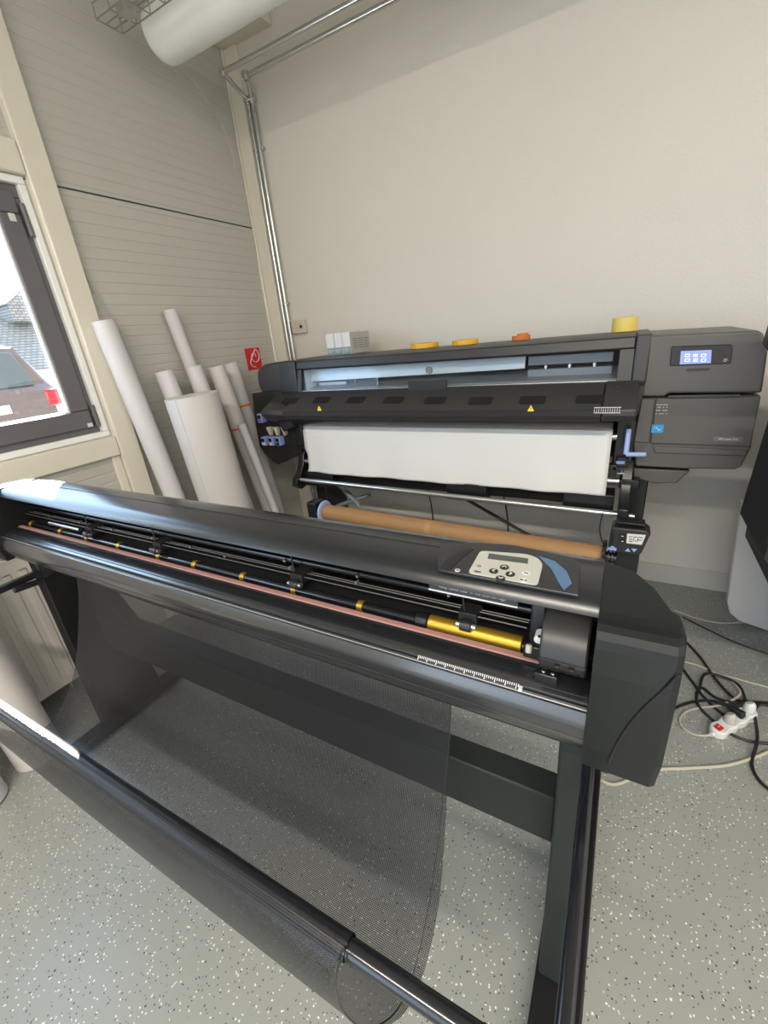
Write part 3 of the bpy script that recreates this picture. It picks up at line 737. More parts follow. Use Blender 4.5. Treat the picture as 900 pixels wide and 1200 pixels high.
    dl = MB().prism(kk, 'y', F, Y).build('diagram_label', 'white', cbx)
    dg = MB()
    for px, py, w, h in ((739, 629, .006, .0015), (739, 632, .006, .0015), (739, 634.5, .006, .0015), (745, 629.5, .004, .0015), (745, 634, .004, .0015), (751, 630, .006, .0015), (750, 633, .006, .0015), (742.5, 631.5, .001, .009), (747.5, 632, .001, .009)):
        x, z = Q(px, py, F-.0006); dg.box((x-w, F-.0008, z-h), (x+w, F, z+h))
    dg.build('diagram_print', 'black', dl)
    for py in (627.5, 633.5):
        x, z = Q(729.5, py, F)
        rk = MB().box((x-.008, F-.002, z-.007), (x+.008, Y, z+.007)).build('rocker_switch', 'blackgloss', cbx, bevel=.001)
        MB().box((x-.004, F-.0028, z-.003), (x+.004, F-.002, z-.001)).build('switch_mark', 'inkwhite', rk)
    x0, z0 = Q(719, 625, F); x1, z1 = Q(717, 640, F)
    MB().box((x1-.003, F-.001, z1), (x0+.003, Y, z0)).build('slider_slot', 'blackgloss', cbx)
    x, z = Q(717.5, 642.5, F)
    MB().box((x-.014, F-.006, z-.007), (x+.014, Y, z+.004)).box((x-.006, F-.006, z+.004), (x+.006, Y, z+.010)).build('blue_slider', 'blue', cbx, bevel=.001)
    x, z = Q(735.7, 644.5, F); MB().prism([(x-.009, z-.006), (x+.009, z-.006), (x, z+.007)], 'y', F-.001, Y).build('up_button', 'blue2', cbx)
    x, z = Q(743, 645, F); MB().prism([(x-.009, z+.006), (x+.009, z+.006), (x, z-.007)], 'y', F-.001, Y).build('down_button', 'blue2', cbx)
    return t
latex()
# kraft core on the take-up reel
k0 = Vector((-1.372, 1.70, .6235)); k1 = Vector((-.018, 1.70, .589))
kt = thing('cardboard_tube', 'long brown cardboard tube held on the take-up reel below the printer', 'cardboard tube', k0)
MB().ring(k0, k1, .0415, .036, 40).build('tube_wall', 'kraft', kt, bevel=.001)
m0 = k0.lerp(k1, .455)
MB().ring(m0-(k1-k0).normalized()*.013, m0+(k1-k0).normalized()*.013, .0421, .040, 40).build('tape_patch', mat('clear_tape', (.40, .23, .11), .2), kt)
# vinyl hanging from the printer
def media():
    b = MB(); NX, NZ = 60, 26
    prof = [(2.03, 1.060), (1.98, 1.066), (1.935, 1.060), (1.915, 1.045), (1.908, 1.00)]
    x0, x1 = -1.615, -.030
    vs = []
    for i in range(NX+1):
        u = i/NX
        zb = .772 + (.0)*u
        for j in range(NZ+1):
            v = j/NZ
            if j < 5: y, z = prof[j]
            else:
                w = (j-4)/(NZ-4); y = 1.908-.012*w; z = 1.0+(zb-1.0)*w
                y += .006*w*math.sin(u*19+1.3)*math.sin(w*2.2)+.004*w*math.sin(u*43)
            x = x0+(x1-x0)*u + (.010*math.sin(z*24) if u == 0 else 0)*1.0
            if j > 5: x += -.020*((j-5)/(NZ-5))*(1-u)*0 + .002*math.sin(j*.9)*(u == 0)
            vs.append((x, y, z))
    fs = [(i*(NZ+1)+j, (i+1)*(NZ+1)+j, (i+1)*(NZ+1)+j+1, i*(NZ+1)+j+1) for i in range(NX) for j in range(NZ)]
    b.add(vs, fs)
    o = b.build('vinyl_sheet', 'media', origin=(-.8, 1.91, .77))
    sd = o.modifiers.new('thick', 'SOLIDIFY'); sd.thickness = .0008
    tag(o, 'white glossy vinyl sheet hanging down from the dark grey printer', 'vinyl sheet')
media()

# things on top of the printer (its lid is at z 1.40)
TOP = 1.402
def carton(x, k, label):
    y0, y1 = 2.20, 2.42; w = .052; h = .118
    t = thing('ink_box', label, 'box', (x, 2.3, TOP), 'small ink cartons standing on top of the printer')
    MB().box((x-w/2, y0, TOP), (x+w/2, y1, TOP+h)).build('carton', 'boxwhite', t, bevel=.0015)
    MB().box((x-w/2+.001, y0-.0012, TOP+.001), (x+w/2-.001, y0-.0002, TOP+.040)).build('printed_band', 'boxblue', t)
    pr = MB()
    for i in range(4): pr.tube([(x-.02+.01*i+.006*math.cos(a*.8), y0-.0015, TOP+.02+.012*math.sin(a*.8)) for a in range(6)], .0012, 5)
    for i in range(3): pr.box((x-.016, y0-.0012, TOP+.055+.016*i), (x+.012-.006*i, y0-.0002, TOP+.058+.016*i))
    pr.build('carton_print', 'inkwhite', t)
    if k == 2:
        MB().box((x+w/2+.0002, y0+.002, TOP+.001), (x+w/2+.0012, y1-.002, TOP+h-.001)).build('grey_side', 'boxgrey', t)
        pr = MB()
        for i in range(3):
            for j in range(5):
                pr.box((x+w/2+.0012, y0+.03+i*.062, TOP+.03+j*.012), (x+w/2+.0018, y0+.078+i*.062, TOP+.033+j*.012))
        pr.build('side_print', 'lprint', t)
for k, (x, l) in enumerate(((-1.548, 'leftmost of three small white ink boxes on the printer'), (-1.492, 'middle one of three small white ink boxes on the printer'), (-1.436, 'rightmost small ink box on the printer, showing its grey printed side'))):
    carton(x, k, l)
def tape(px0, px1, py, y, h, m, label, h_core=.6, group=None, z0=TOP):
    a, c_ = at(px0, py, y=y), at(px1, py, y=y); r = (c_.x-a.x)/2; x = (a.x+c_.x)/2
    t = thing('tape_roll', label, 'tape roll', (x, y, z0), group)
    MB().ring((x, y, z0), (x, y, z0+h), r, r*h_core, 40).build('tape_winding', m, t, bevel=.001)
    MB().ring((x, y, z0), (x, y, z0+h), r*h_core*.995, r*h_core*.9, 32).build('core', 'kraft', t)
    return t
tape(483, 513, 408, 2.25, .024, 'tapeyellow2', 'flat yellow tape roll on the printer, nearer the ink boxes', group='tape rolls on top of the printer')
tape(531, 560, 405, 2.25, .024, 'tapeyellow2', 'flat yellow tape roll in the middle of the printer top', group='tape rolls on top of the printer')
o = tape(600, 621, 402, 2.25, .020, 'tapeorange', 'small orange brown tape roll on the printer', group='tape rolls on top of the printer')
x = o.location.x
MB().ring((x+.008, 2.25, TOP+.0205), (x+.008, 2.25, TOP+.030), .026, .018, 28).build('loose_turn', 'tapeorange', o)
tape(716, 746, 391, 2.28, .058, 'tapeyellow', 'tall pale yellow roll on the printer beside its right module', h_core=.8, group='tape rolls on top of the printer')

# ================================================================== FOREGROUND CUTTER
def cutter():
    t = thing('vinyl_cutter', 'black roll vinyl cutter on a stand across the foreground', 'vinyl cutter', (-.9, .6, 0))
    x0, x1 = -1.80, 0.0
    # top cover: a C shaped shell
    out = [(.735, .96), (.735, 1.05), (.725, 1.085), (.700, 1.108), (.662, 1.122), (.62, 1.1265), (.570, 1.127), (.552, 1.1245), (.541, 1.117), (.535, 1.106)]
    inn = [(.540, 1.102), (.56, 1.110), (.62, 1.113), (.68, 1.10), (.70, 1.07), (.70, .96)]
    tc = MB().prism(out+inn, 'x', x0, x1).build('top_cover', 'cover', t)
    MB().tube([(x0, .6235, 1.1268), (x1-.26, .6235, 1.1268)], .0011, 5).build('cover_seam', 'deep', tc)
    MB().box((x0, .60, .96), (x1, .70, .985)).box((x0, .69, .985), (x1, .70, 1.09)).build('inner_chassis', 'deep', t)
    # rails under the cover
    MB().box((x0, .585, 1.070), (-.075, .60, 1.086)).build('carriage_rail', 'black', t, bevel=.002)
    MB().box((x0, .583, 1.0718), (-.19, .5848, 1.0745)).build('rail_edge', 'wire', t)
    MB().tube([(x0, .61, 1.045), (-.075, .61, 1.045)], .008, 12).build('shaft', 'tubeblack', t)
    MB().tube([(x0, .588, 1.022), (-.10, .588, 1.022)], .0012, 5).tube([(x0, .60, 1.024), (-.10, .60, 1.024)], .0012, 5).tube([(x0, .612, 1.02), (-.10, .612, 1.02)], .0012, 5).build('drive_belt_wire', 'lprint', t)
    k = 0
    for px, py in ((60, 604), (95, 611), (133, 620), (180, 630), (225, 640), (265, 651), (335, 656), (341, 664), (420, 674), (419, 681), (527, 696)):
        q = at(px, py, y=.583)
        MB().tube([(q.x, .577, q.z), (q.x, .5848, q.z)], .0030, 10).build('rail_screw', 'chrome' if k % 2 == 0 else 'galv', t); k += 1
    # fine print strip below the cover lip
    q0, q1 = at(505, 702, y=.572), at(607, 725, y=.572)
    fp = MB().loft([(q0.x, .572, 1.090), (q1.x, .572, 1.090), (q1.x, .566, 1.075), (q0.x, .566, 1.075)], [(q0.x, .575, 1.090), (q1.x, .575, 1.090), (q1.x, .569, 1.075), (q0.x, .569, 1.075)]).build('warning_strip', 'lprint3', t)
    wr = MB().box((q0.x, .5640, 1.0735), (q1.x, .5656, 1.0755))
    wr.build('white_line', 'inkwhite', fp)
    n = (Vector((0, .566, 1.075))-Vector((0, .572, 1.09))).normalized()
    text('warning_lettering', 'Keep hands clear of the tool carriage', .0075, ((q0.x+q1.x)/2, .5675, 1.0830), (1, 0, 0), (0, .006, .015), 'inkwhite', fp)
    # floor of the slot and drum
    MB().box((x0, .562, .93), (x1, .70, .9795)).build('slot_floor', 'deep', t)
    MB().tube([(x0+.0, .585, .986), (x1-.09, .585, .986)], .010, 20).build('grit_shaft', 'tubeblack', t)
    for px in (37, 71, 103, 140, 187, 229, 285, 346, 423):
        q = at(px, {37: 611, 71: 618, 103: 628, 140: 637, 187: 648, 229: 659, 285: 671, 346: 688, 423: 707}[px], y=.585)
        MB().tube([(q.x-.0065, .585, .986), (q.x+.0065, .585, .986)], .0115, 20).build('gold_roller', 'gold', t, bevel=.001)
    g0, g1 = at(503, 728, y=.580), at(612, 752, y=.580)
    MB().tube([(g0.x, .583, .990), (g1.x, .583, .990)], .0145, 24).build('long_gold_roller', 'gold', t, bevel=.001)
    MB().tube([(g0.x-.025, .583, .990), (g0.x-.002, .583, .990)], .0155, 16).build('roller_bearing', 'black', t, bevel=.002)
    # pinch rollers
    def pinch(px, py, s=1.0):
        q = at(px, py, y=.573)
        p = MB().tube([(q.x-.010, .573, 1.010), (q.x+.010, .573, 1.010)], .0105*s, 18).build('pinch_roller', 'lprint3', t, bevel=.002)
        MB().tube([(q.x-.017, .573, 1.010), (q.x+.017, .573, 1.010)], .0052, 12).build('roller_axle', 'galv', p)
        MB().box((q.x-.016, .580, 1.008), (q.x+.016, .62, 1.030)).tube([(q.x-.006, .585, 1.03), (q.x-.012, .59, 1.068)], .002, 6).build('roller_arm', 'deep', p, bevel=.003)
        return p
    for px, py in ((100, 620), (180, 640), (345, 682), (546, 727)): pinch(px, py)
    # two bright paddles of the pinch lever at left
    q0, q1 = at(58, 611, y=.575), at(97, 619, y=.575)
    MB().tube([(q0.x, .575, 1.018), (q1.x-.02, .575, 1.018)], .006, 12).build('pinch_rod', 'chrome', t)
    # pink strip
    MB().box((x0+.015, .549, .9885), (-.065, .561, .9925)).build('cutting_strip', 'pink', t, bevel=.0008)
    MB().box((x0, .545, .985), (-.03, .5485, .9895)).build('strip_groove', 'deep', t)
    # platen with curved front
    pl = [(.562, .978), (.562, .988), (.545, .988), (.528, .9868), (.515, .983), (.507, .979), (.506, .976), (.5025, .9755), (.5015, .972), (.497, .9705), (.491, .958), (.4885, .948), (.487, .937), (.488, .925), (.492, .912), (.499, .899), (.510, .888), (.530, .879), (.60, .874), (.735, .90), (.735, .96), (.562, .96)]
    pt = MB().prism(pl, 'x', x0, x1).build('platen', 'platen', t)
    MB().tube([(x0, .5135, .9828), (x1, .5135, .9828)], .0009, 5).tube([(x0, .5060, .9772), (x1, .5060, .9772)], .0009, 5).build('platen_groove', 'deep', pt)
    MB().tube([(x0, .5005, .9725), (x1, .5005, .9725)], .0012, 5).build('bright_edge', 'wire', pt)
    MB().tube([(x0, .4875, .931), (x1, .4875, .931)], .0010, 5).build('lower_groove', 'deep', pt)
    # ruler on the platen
    ru = MB(); r0, r1 = at(489, 772, z=.978), at(607, 806, z=.978)
    n = 52
    for k in range(n):
        xx = r0.x+(r1.x-r0.x)*k/(n-1); L = .0095 if k % 5 == 0 else .0055
        ru.loft([(xx-.0006, .5065, .9793), (xx+.0006, .5065, .9793), (xx+.0006, .5065-L*.62, .9793-L*.45), (xx-.0006, .5065-L*.62, .9793-L*.45)],
                [(xx-.0006, .5055, .9805), (xx+.0006, .5055, .9805), (xx+.0006, .5055-L*.62, .9805-L*.45), (xx-.0006, .5055-L*.62, .9805-L*.45)])
    ru.build('ruler_scale', 'inkwhite', pt)
    MB().box((r1.x+.001, .498, .9735), (r1.x+.006, .505, .979)).build('ruler_end_mark', 'white', pt)
    # profile under the platen
    MB().box((x0+.02, .565, .845), (x1-.02, .69, .874)).build('under_rail', 'black', t, bevel=.003)
    MB().tube([(x0+.05, .56, .862), (x1-.03, .56, .862)], .006, 10).build('media_support_rod', 'galv', t)
    # end caps
    def endcap(sx, xb):
        pf = [(0, .735), (.060, .715), (.083, .62), (.090, .55), (.0955, .505), (.093, .487), (.085, .4805), (0, .4795)]
        tp = [(0, .655), (.040, .640), (.066, .600), (.084, .55), (.0945, .505), (.092, .490), (.085, .4835), (0, .4825)]
        bt = [(0, .735), (.060, .72), (.080, .62), (.088, .55), (.0925, .505), (.090, .4905), (.083, .4855), (0, .4855)]
        R = lambda pr, z, dz=0: [(xb+sx*p[0], p[1], z + (dz*max(0, (.60-p[1])/.12) if dz else 0)) for p in pr]
        rings = [R(bt, .886), R(pf, .93), R(pf, 1.06)] + [R([(p[0]*.5+q[0]*.5, p[1]*.5+q[1]*.5) for p, q in zip(tp, pf)], 1.098)] + [R([(p[0]*kx, p[1]+(dy if p[1] < .52 else 0)) for p in tp], z) for z, dy, kx in ((1.110, .0015, 1.0), (1.119, .007, .99), (1.1245, .015, .97), (1.127, .025, .95), (1.128, .038, .92))]
        b = MB()
        for a, c_ in zip(rings[:-1], rings[1:]): b.loft(a, c_, False)
        b.add(rings[0], [tuple(range(8))]); b.add(rings[-1], [tuple(range(8))[::-1]])
        c_ = b.build('end_cap', 'cap', t)
        return c_
    ec = endcap(1, x1+.0005)
    cr = [at(px, py, y=.4790) for px, py in ((797, 790), (775, 812), (752, 833), (733, 856), (720, 878), (713, 894))]
    MB().tube(spline(cr), .0016, 8).build('crease', 'deep', ec)
    endcap(-1, x0-.0005)
    # control panel
    Z = 1.1275
    A = lambda px, py, z=Z: (lambda q: (q.x, q.y))(at(px, py, z=z))
    pn = [A(512, 655), A(524, 645), A(547, 637), A(600, 640), A(672, 655), A(680, 662), A(678, 700), A(672, 705), A(600, 693), A(520, 675), A(513, 670)]
    pn = [(x, max(y, .5435)) for x, y in pn]
    cp = MB().prism(rounded(pn, .012), 'z', 1.1255, Z+.0035).build('control_panel', 'overlay', t, bevel=.002)
    Z2 = Z+.0038
    B = lambda px, py: A(px, py, Z2)
    clampy = lambda ps: [(x, max(y, .547)) for x, y in ps]
    ky = clampy([B(563, 646), B(618, 650), B(631, 655), B(636, 662), B(628, 692), B(545, 677)])
    kp = MB().prism(rounded(ky, .008), 'z', Z2-.001, Z2+.0012).build('keypad', 'keypad', cp)
    MB().prism([B(573, 649.5), B(619, 655.5), B(618.5, 661.5), B(571.5, 655.5)], 'z', Z2, Z2+.0018).build('display', 'lcd', kp)
    bl = clampy([B(631, 652), B(650, 658), B(664, 670), B(670, 684), B(659, 699), B(655, 684), B(646, 667)])
    MB().prism(bl, 'z', Z2-.001, Z2+.001).build('blue_inlay', 'panelsteel', cp)
    gr = clampy([B(515, 665), B(524, 655), B(540, 647), B(556, 643), B(540, 655), B(523, 674)])
    MB().prism(gr, 'z', Z2-.001, Z2+.0006).build('dark_inlay', 'black', cp)
    for px, py, ch in ((591, 666, '^'), (578.5, 670.5, '<'), (598, 674, '>'), (586.5, 679, 'v')):
        x, y = B(px, py)
        bt = MB().tube([(x, y, Z2), (x, y, Z2+.003)], .0068, 24).build('arrow_button', 'black', kp, bevel=.0006)
        dx, dy = {'^': (0, 1), 'v': (0, -1), '<': (-1, 0), '>': (1, 0)}[ch]; px_, py_ = -dy, dx
        MB().tube([(x-dx*.0015+px_*.0035, y-dy*.0015+py_*.0035, Z2+.0033), (x+dx*.0022, y+dy*.0022, Z2+.0033), (x-dx*.0015-px_*.0035, y-dy*.0015-py_*.0035, Z2+.0033)], .0007, 5).build('arrow_mark', 'white', bt)
    for px, py, s in ((561.5, 664.5, 'a'), (560, 671, 'b'), (616.5, 672.5, 'c'), (614, 681, 'd')):
        x, y = B(px, py); b = MB()
        bt = MB().tube([(x, y, Z2+.0003), (x, y, Z2+.0014)], .0062, 22).build('round_key', 'white' if s in 'cd' else 'keypad', kp)
        z = Z2+.0017
        if s == 'a': b.tube([(x+.003*math.cos(a), y+.002*math.sin(a), z) for a in [i*.63 for i in range(11)]], .0005, 5)
        elif s == 'b':
            for k in range(4): b.box((x-.005+k*.0026, y-.002, z-.0004), (x-.0035+k*.0026, y+.002, z+.0004))
        elif s == 'c': b.tube([(x-.003, y-.002, z), (x+.003, y+.002, z)], .0005, 5).tube([(x-.003, y+.002, z), (x+.003, y-.002, z)], .0005, 5)
        else:
            b.prism([(x-.005, y-.002), (x-.005, y+.002), (x-.001, y)], 'z', z-.0004, z+.0004)
            for k in range(2): b.box((x+.001+k*.0022, y-.002, z-.0004), (x+.0023+k*.0022, y+.002, z+.0004))
        b.build('key_symbol', 'black', bt)
    x, y = B(536, 668.5)
    lg = MB().tube([(x, y, Z2-.001), (x, y, Z2+.0009)], .0042, 24).build('logo_disc', 'white', cp)
    text('logo_letters', 'hp', .0066, (x, y, Z2+.0012), (1, .1, 0), (0, 1, 0), 'black', lg, shear=.3, extrude=.0002)
    # carriage housing
    hs = [(.60, 1.106), (.562, 1.1045), (.530, 1.098), (.508, 1.086), (.494, 1.066), (.490, 1.050), (.4965, 1.034), (.512, 1.018), (.54, 1.006), (.60, 1.006)]
    ch = MB().prism(hs, 'x', -.067, -.006).build('tool_carriage', 'lprint3', t, bevel=.003)
    MB().prism([(p[0]-.001, p[1]) for p in hs if p[1] < 1.045 and p[0] < .55][::1]+[(.54, 1.045)], 'x', -.0665, -.012).build('carriage_lip', 'black', ch)
    for px in (654, 672):
        q = at(px, 763, y=.489)
        MB().box((q.x-.0035, .486, 1.0455), (q.x+.0035, .492, 1.0495)).build('notch', 'deep', ch, bevel=.001)
    MB().tube([(-.066, .4895, 1.054), (-.008, .4895, 1.054)], .0007, 5).build('carriage_seam', 'deep', ch)
    MB().prism([(.60, 1.10), (.56, 1.10), (.555, 1.085), (.553, 1.02), (.56, 1.00), (.60, 1.00)], 'x', -.090, -.068).build('carriage_side', 'black', t, bevel=.003)
    q = at(632, 746, y=.54); MB().tube([(q.x, .53, q.z), (q.x, .552, q.z)], .0065, 18).build('white_knob', 'white', t, bevel=.002)
    q2 = at(632, 746, y=.5285); MB().tube([(q2.x, .528, q2.z), (q2.x, .5299, q2.z)], .0022, 10).build('knob_hole', 'lprint3', t)
    q = at(620, 760, y=.54); MB().tube([(q.x, .535, q.z-.004), (q.x, .540, q.z+.008)], .0048, 14).build('grey_knob', 'greyplug', t, bevel=.0015)
    MB().box((-.098, .548, .996), (-.070, .565, 1.020)).build('blade_holder', 'black', t, bevel=.003)
    # small block with two screws on the platen
    p0, p1 = at(627, 785, z=.996), at(655, 797, z=.996)
    bk = MB().box((p0.x, .5175, .984), (p1.x-.002, .5385, 1.000)).build('platen_block', 'black', t, bevel=.002)
    for px, py in ((637, 786), (648, 789)):
        q = at(px, py, z=1.001); MB().tube([(q.x, min(max(q.y, .522), .534), .9995), (q.x, min(max(q.y, .522), .534), 1.0018)], .0032, 14).build('block_screw', 'chrome', bk, bevel=.0005)
    # ---- stand
    MB().box((x0+.03, .65, .405), (-.035, .715, .553)).build('crossbeam', 'standgrey', t, bevel=.006)
    for s, xa, xb in ((1, -.035, .020), (-1, -1.835, -1.775)):
        MB().prism([(.555, .868), (.72, .868), (.72, .60), (.76, .06), (.56, .06), (.595, .55)] if s > 0 else [(.545, .868), (.72, .868), (.74, .60), (.80, .06), (.535, .06)], 'x', xa, xb).build('leg', 'standdark' if s < 0 else 'standgrey', t, bevel=.005)
        MB().box((xa-.006, .37, .018), (xb+.006, 1.05, .060)).build('foot', 'standdark', t, bevel=.008)
        for y in (.41, 1.01):
            MB().tube([((xa+xb)/2, y, 0), ((xa+xb)/2, y, .019)], .022, 16).build('levelling_pad', 'tyre', t)
    MB().prism([(x0+.03, .55), (x0+.03, .41), (x0-.0+.30, .41+.10), (x0+.06, .80)], 'y', .66, .70).build('gusset', 'standdark', t)
    # right support pipe and its bracket
    ar = MB().tube([(.012, .60, .792), (.017, .10, .775)], .0098, 20).build('support_arm', 'tubeblack', t)
    MB().box((.016, .11, .745), (.032, .60, .777)).build('arm_bracket', 'standdark', t, bevel=.003)
    MB().box((-.012, .58, .765), (.045, .66, .868)).build('arm_mount', 'black', t, bevel=.004)
    MB().box((-1.797, .10, .798), (-1.770, .60, .820)).build('support_arm', 'black', t, bevel=.004)
    MB().box((-1.83, .55, .79), (-1.755, .62, .868)).build('arm_mount', 'black', t, bevel=.004)
    q0, q1 = at(50, 680, x=-1.75), at(16, 692, x=-1.75)
    MB().tube([q0, q1], .011, 12).build('arm_stub', 'black', t, bevel=.002)
    # ---- catch tube
    c0, c1 = Vector((-1.79, .171, .802)), Vector((-.002, .193, .799))
    MB().tube([c0, c1], .0118, 28).build('catch_tube', 'tubeblack', t)
    ca = (c1-c0).normalized()
    ce = c0+ca*(((-.058)-c0.x)/ca.x)
    MB().ring(ce-ca*.002, ce+ca*.002, .0124, .0112, 24).build('tube_joint', 'deep', t)
    # ---- catch net: one long curved sheet
    xs0, xs1 = -1.52, -.222
    pth = spline([(.555, .860), (.535, .78), (.49, .66), (.44, .55), (.38, .465), (.315, .425), (.262, .45), (.214, .53), (.178, .63), (.160, .72), (.158, .78), (.166, .805), (.182, .8185), (.195, .8135), (.199, .80), (.197, .787)], 6)
    NX = 70; NP = len(pth); b = MB(); uvs = []
    acc = [0]
    for i in range(1, NP): acc.append(acc[-1]+(pth[i]-pth[i-1]).length)
    for i in range(NX+1):
        u = i/NX
        for j, p in enumerate(pth):
            w = min(1, min(j, max(0, NP-1-j-18))/22)
            w2 = max(0, 1-j/32)
            dy = (.010*math.sin(u*7+j*.05)+.005*math.sin(u*17+1))*w*w2
            dz = -.018*w*math.sin(u*PI)+.006*w*w2*math.sin(u*11+.4)
            xe = xs0+(xs1-xs0)*u
            if u > .9: xe += (u-.9)*10*(.018*math.sin(j/NP*6.0))*w
            ty = (.168+(.190-.168)*((xe-c0.x)/(c1.x-c0.x))-.180)*max(0, (j-NP*.55)/(NP*.45))
            b.v.append((xe, p.x+dy+ty, p.y+dz)); uvs.append((xe, acc[j]))
    for i in range(NX):
        for j in range(NP-1):
            b.f.append((i*NP+j, (i+1)*NP+j, (i+1)*NP+j+1, i*NP+j+1))
    nt_ = b.build('catch_net', 'net', t)
    uvl = nt_.data.uv_layers.new(name='UVMap')
    for lp in nt_.data.loops: uvl.data[lp.index].uv = uvs[lp.vertex_index]
    # dense sleeve of the net around the tube
    c2 = c0+ca*((xs1-c0.x)/ca.x); c3 = c0+ca*((-1.74-c0.x)/ca.x)
    b = MB(); n = 28; NR = 60
    for i in range(NR+1):
        p = c3.lerp(c2, i/NR)
        for k in range(n):
            rr = .0134+(.0008 if k % 2 else 0)
            b.v.append((p.x, p.y+rr*math.cos(2*PI*k/n), p.z+rr*math.sin(2*PI*k/n)))
    for i in range(NR):
        for k in range(n): b.f.append((i*n+k, i*n+(k+1) % n, (i+1)*n+(k+1) % n, (i+1)*n+k))
    b.build('net_sleeve', mat('black_net_sleeve', (.015, .015, .019), .30, bump=(500, .3, .001)), t, smooth=False)
    MB().tube([(xs1, p.x, p.y) for p in pth[:70]], .0012, 6).build('net_hem', 'black', nt_)
    return t
cutter()

# ================================================================== MACHINE AT THE RIGHT EDGE
def right_machine():
    t = thing('cutting_machine', 'machine at the right picture edge with pale grey end panel and black body', 'machine', (.95, 2.2, 0))
    P = lambda px, py, y: (at(px, py, y=y).x, at(px, py, y=y).z)
    y = 2.33
    a = P(868, 590, y)
    pol = [(a[0]+.005, .80), (a[0]+.075, .20), (a[0]+.082, .10), (a[0]+.11, .045), (a[0]+.16, .012), (1.5, .0), (1.5, .80)]
    pol = [P(866, 585, y), P(853, 680, y), P(850, 700, y), P(853, 712, y), P(863, 721, y), (P(900, 732, y)[0], .004), (1.6, .004), (1.6, P(866, 585, y)[1])]
    MB().prism(pol, 'y', y-.05, y).build('end_panel', 'offwhite', t, bevel=.006)
    pol = [P(903, 482, 1.80), P(868, 597, 1.80), P(867, 601, 1.80), P(875.5, 614, 1.80), P(873, 628, 1.80), P(900, 671, 1.80), (.75, .55), (1.3, .5), (1.3, 1.13), (.5, 1.13)]
    bo = MB().prism(pol, 'y', 1.45, 1.80).build('body', 'blackpanel', t, bevel=.002)
    for px, py in ((872, 598), (877, 612), (876, 628), (898, 668)):
        q = at(px, py, y=1.798); MB().tube([(q.x+.012, 1.447, q.z), (q.x+.012, 1.45, q.z)], .003, 8).build('screw', 'lprint', bo)
    pol = [P(902, 372, 1.80), P(894, 399, 1.80), P(893, 403, 1.80), P(901, 414, 1.80), (.9, P(901, 414, 1.80)[1]), (.9, P(902, 372, 1.80)[1])]
    MB().prism(pol, 'y', 1.55, 1.80).build('upper_cover', 'lprint3', t, bevel=.004)
    MB().box((.62, 1.50, 1.135), (1.3, 2.3, 1.30)).box((.85, 1.50, .60), (1.3, 2.3, 1.133)).build('upper_body', 'blackpanel', t, bevel=.01)
    for xx in (.75, 1.25): MB().box((xx, 1.85, 0), (xx+.06, 2.25, .56)).build('leg', 'blackpanel', t, bevel=.004)
right_machine()

# ================================================================== CABLES AND POWER STRIP
def cable(pts2, r, m, label, per=10, z=None, ends=None):
    """floor cable through photo pixels, lying on the floor"""
    P = []
    for k, p in enumerate(pts2):
        zz = r+.0005 + (p[2] if len(p) > 2 else 0)
        q = at(p[0], p[1], z=zz); P.append((q.x, q.y, zz))
    pts = spline(P, per)
    return tag(MB().tube(pts, r, 8).build('cable', m, origin=(pts[0].x, pts[0].y, 0)), label, 'cable')
cable([(780, 735, .0), (803, 752), (822, 772, .0), (838, 795, .004), (860, 818, .016), (876, 822, .010), (905, 824)], .0055, 'blackcable', 'black cable dropping from behind the cutter end cap across the coiled loops')
cable([(790, 770), (812, 800), (826, 818), (850, 838), (876, 838, .012), (890, 826, .012), (905, 828, .006)], .0055, 'blackcable', 'black cable running from the cutter cap behind the power strip')
cable([(820, 806, .012), (824, 792, .012), (836, 790, .012), (862, 800, .013), (872, 815, .014), (868, 824, .024), (840, 818, .012), (823, 806, .003), (817, 812), (818, 826), (833, 842), (853, 858, .0), (876, 868), (905, 872)], .0055, 'blackcable', 'black cable coiled in loops behind the white power strip')
cable([(765, 858), (785, 834), (806, 824), (830, 821, .002), (855, 826, .024), (880, 832, .024), (886, 850, .018), (887, 870, .014), (881, 895), (890, 915), (910, 932)], .0055, 'blackcable', 'black cable curving from under the cutter past the power strip to the lower right')
cable([(834, 861, .010), (824, 862, .006), (812, 860), (800, 852), (797, 842), (806, 833), (824, 829), (845, 826, .012), (866, 815, .026), (864, 805, .022), (850, 795, .0), (826, 783), (812, 778), (780, 770)], .0042, 'whitecable', 'ivory cord of the power strip looping left and back over the black coils')
cable([(826, 790), (850, 792, .009), (880, 800), (908, 807)], .0035, 'whitecable', 'thin ivory cable running right behind the black coils')
cable([(700, 912), (722, 919), (765, 903), (810, 900), (850, 897), (880, 889), (908, 878)], .0055, 'whitecable', 'pale cable across the floor from below the cutter end cap to the right')
cable([(790, 715), (815, 724), (845, 730), (880, 729), (908, 730)], .0035, 'greycable', 'thin pale cable crossing the floor in front of the light grey end panel')
cable([(800, 723), (830, 738), (865, 754), (908, 769)], .0035, 'blackcable', 'thin dark cable lying on the floor behind the coiled cables')

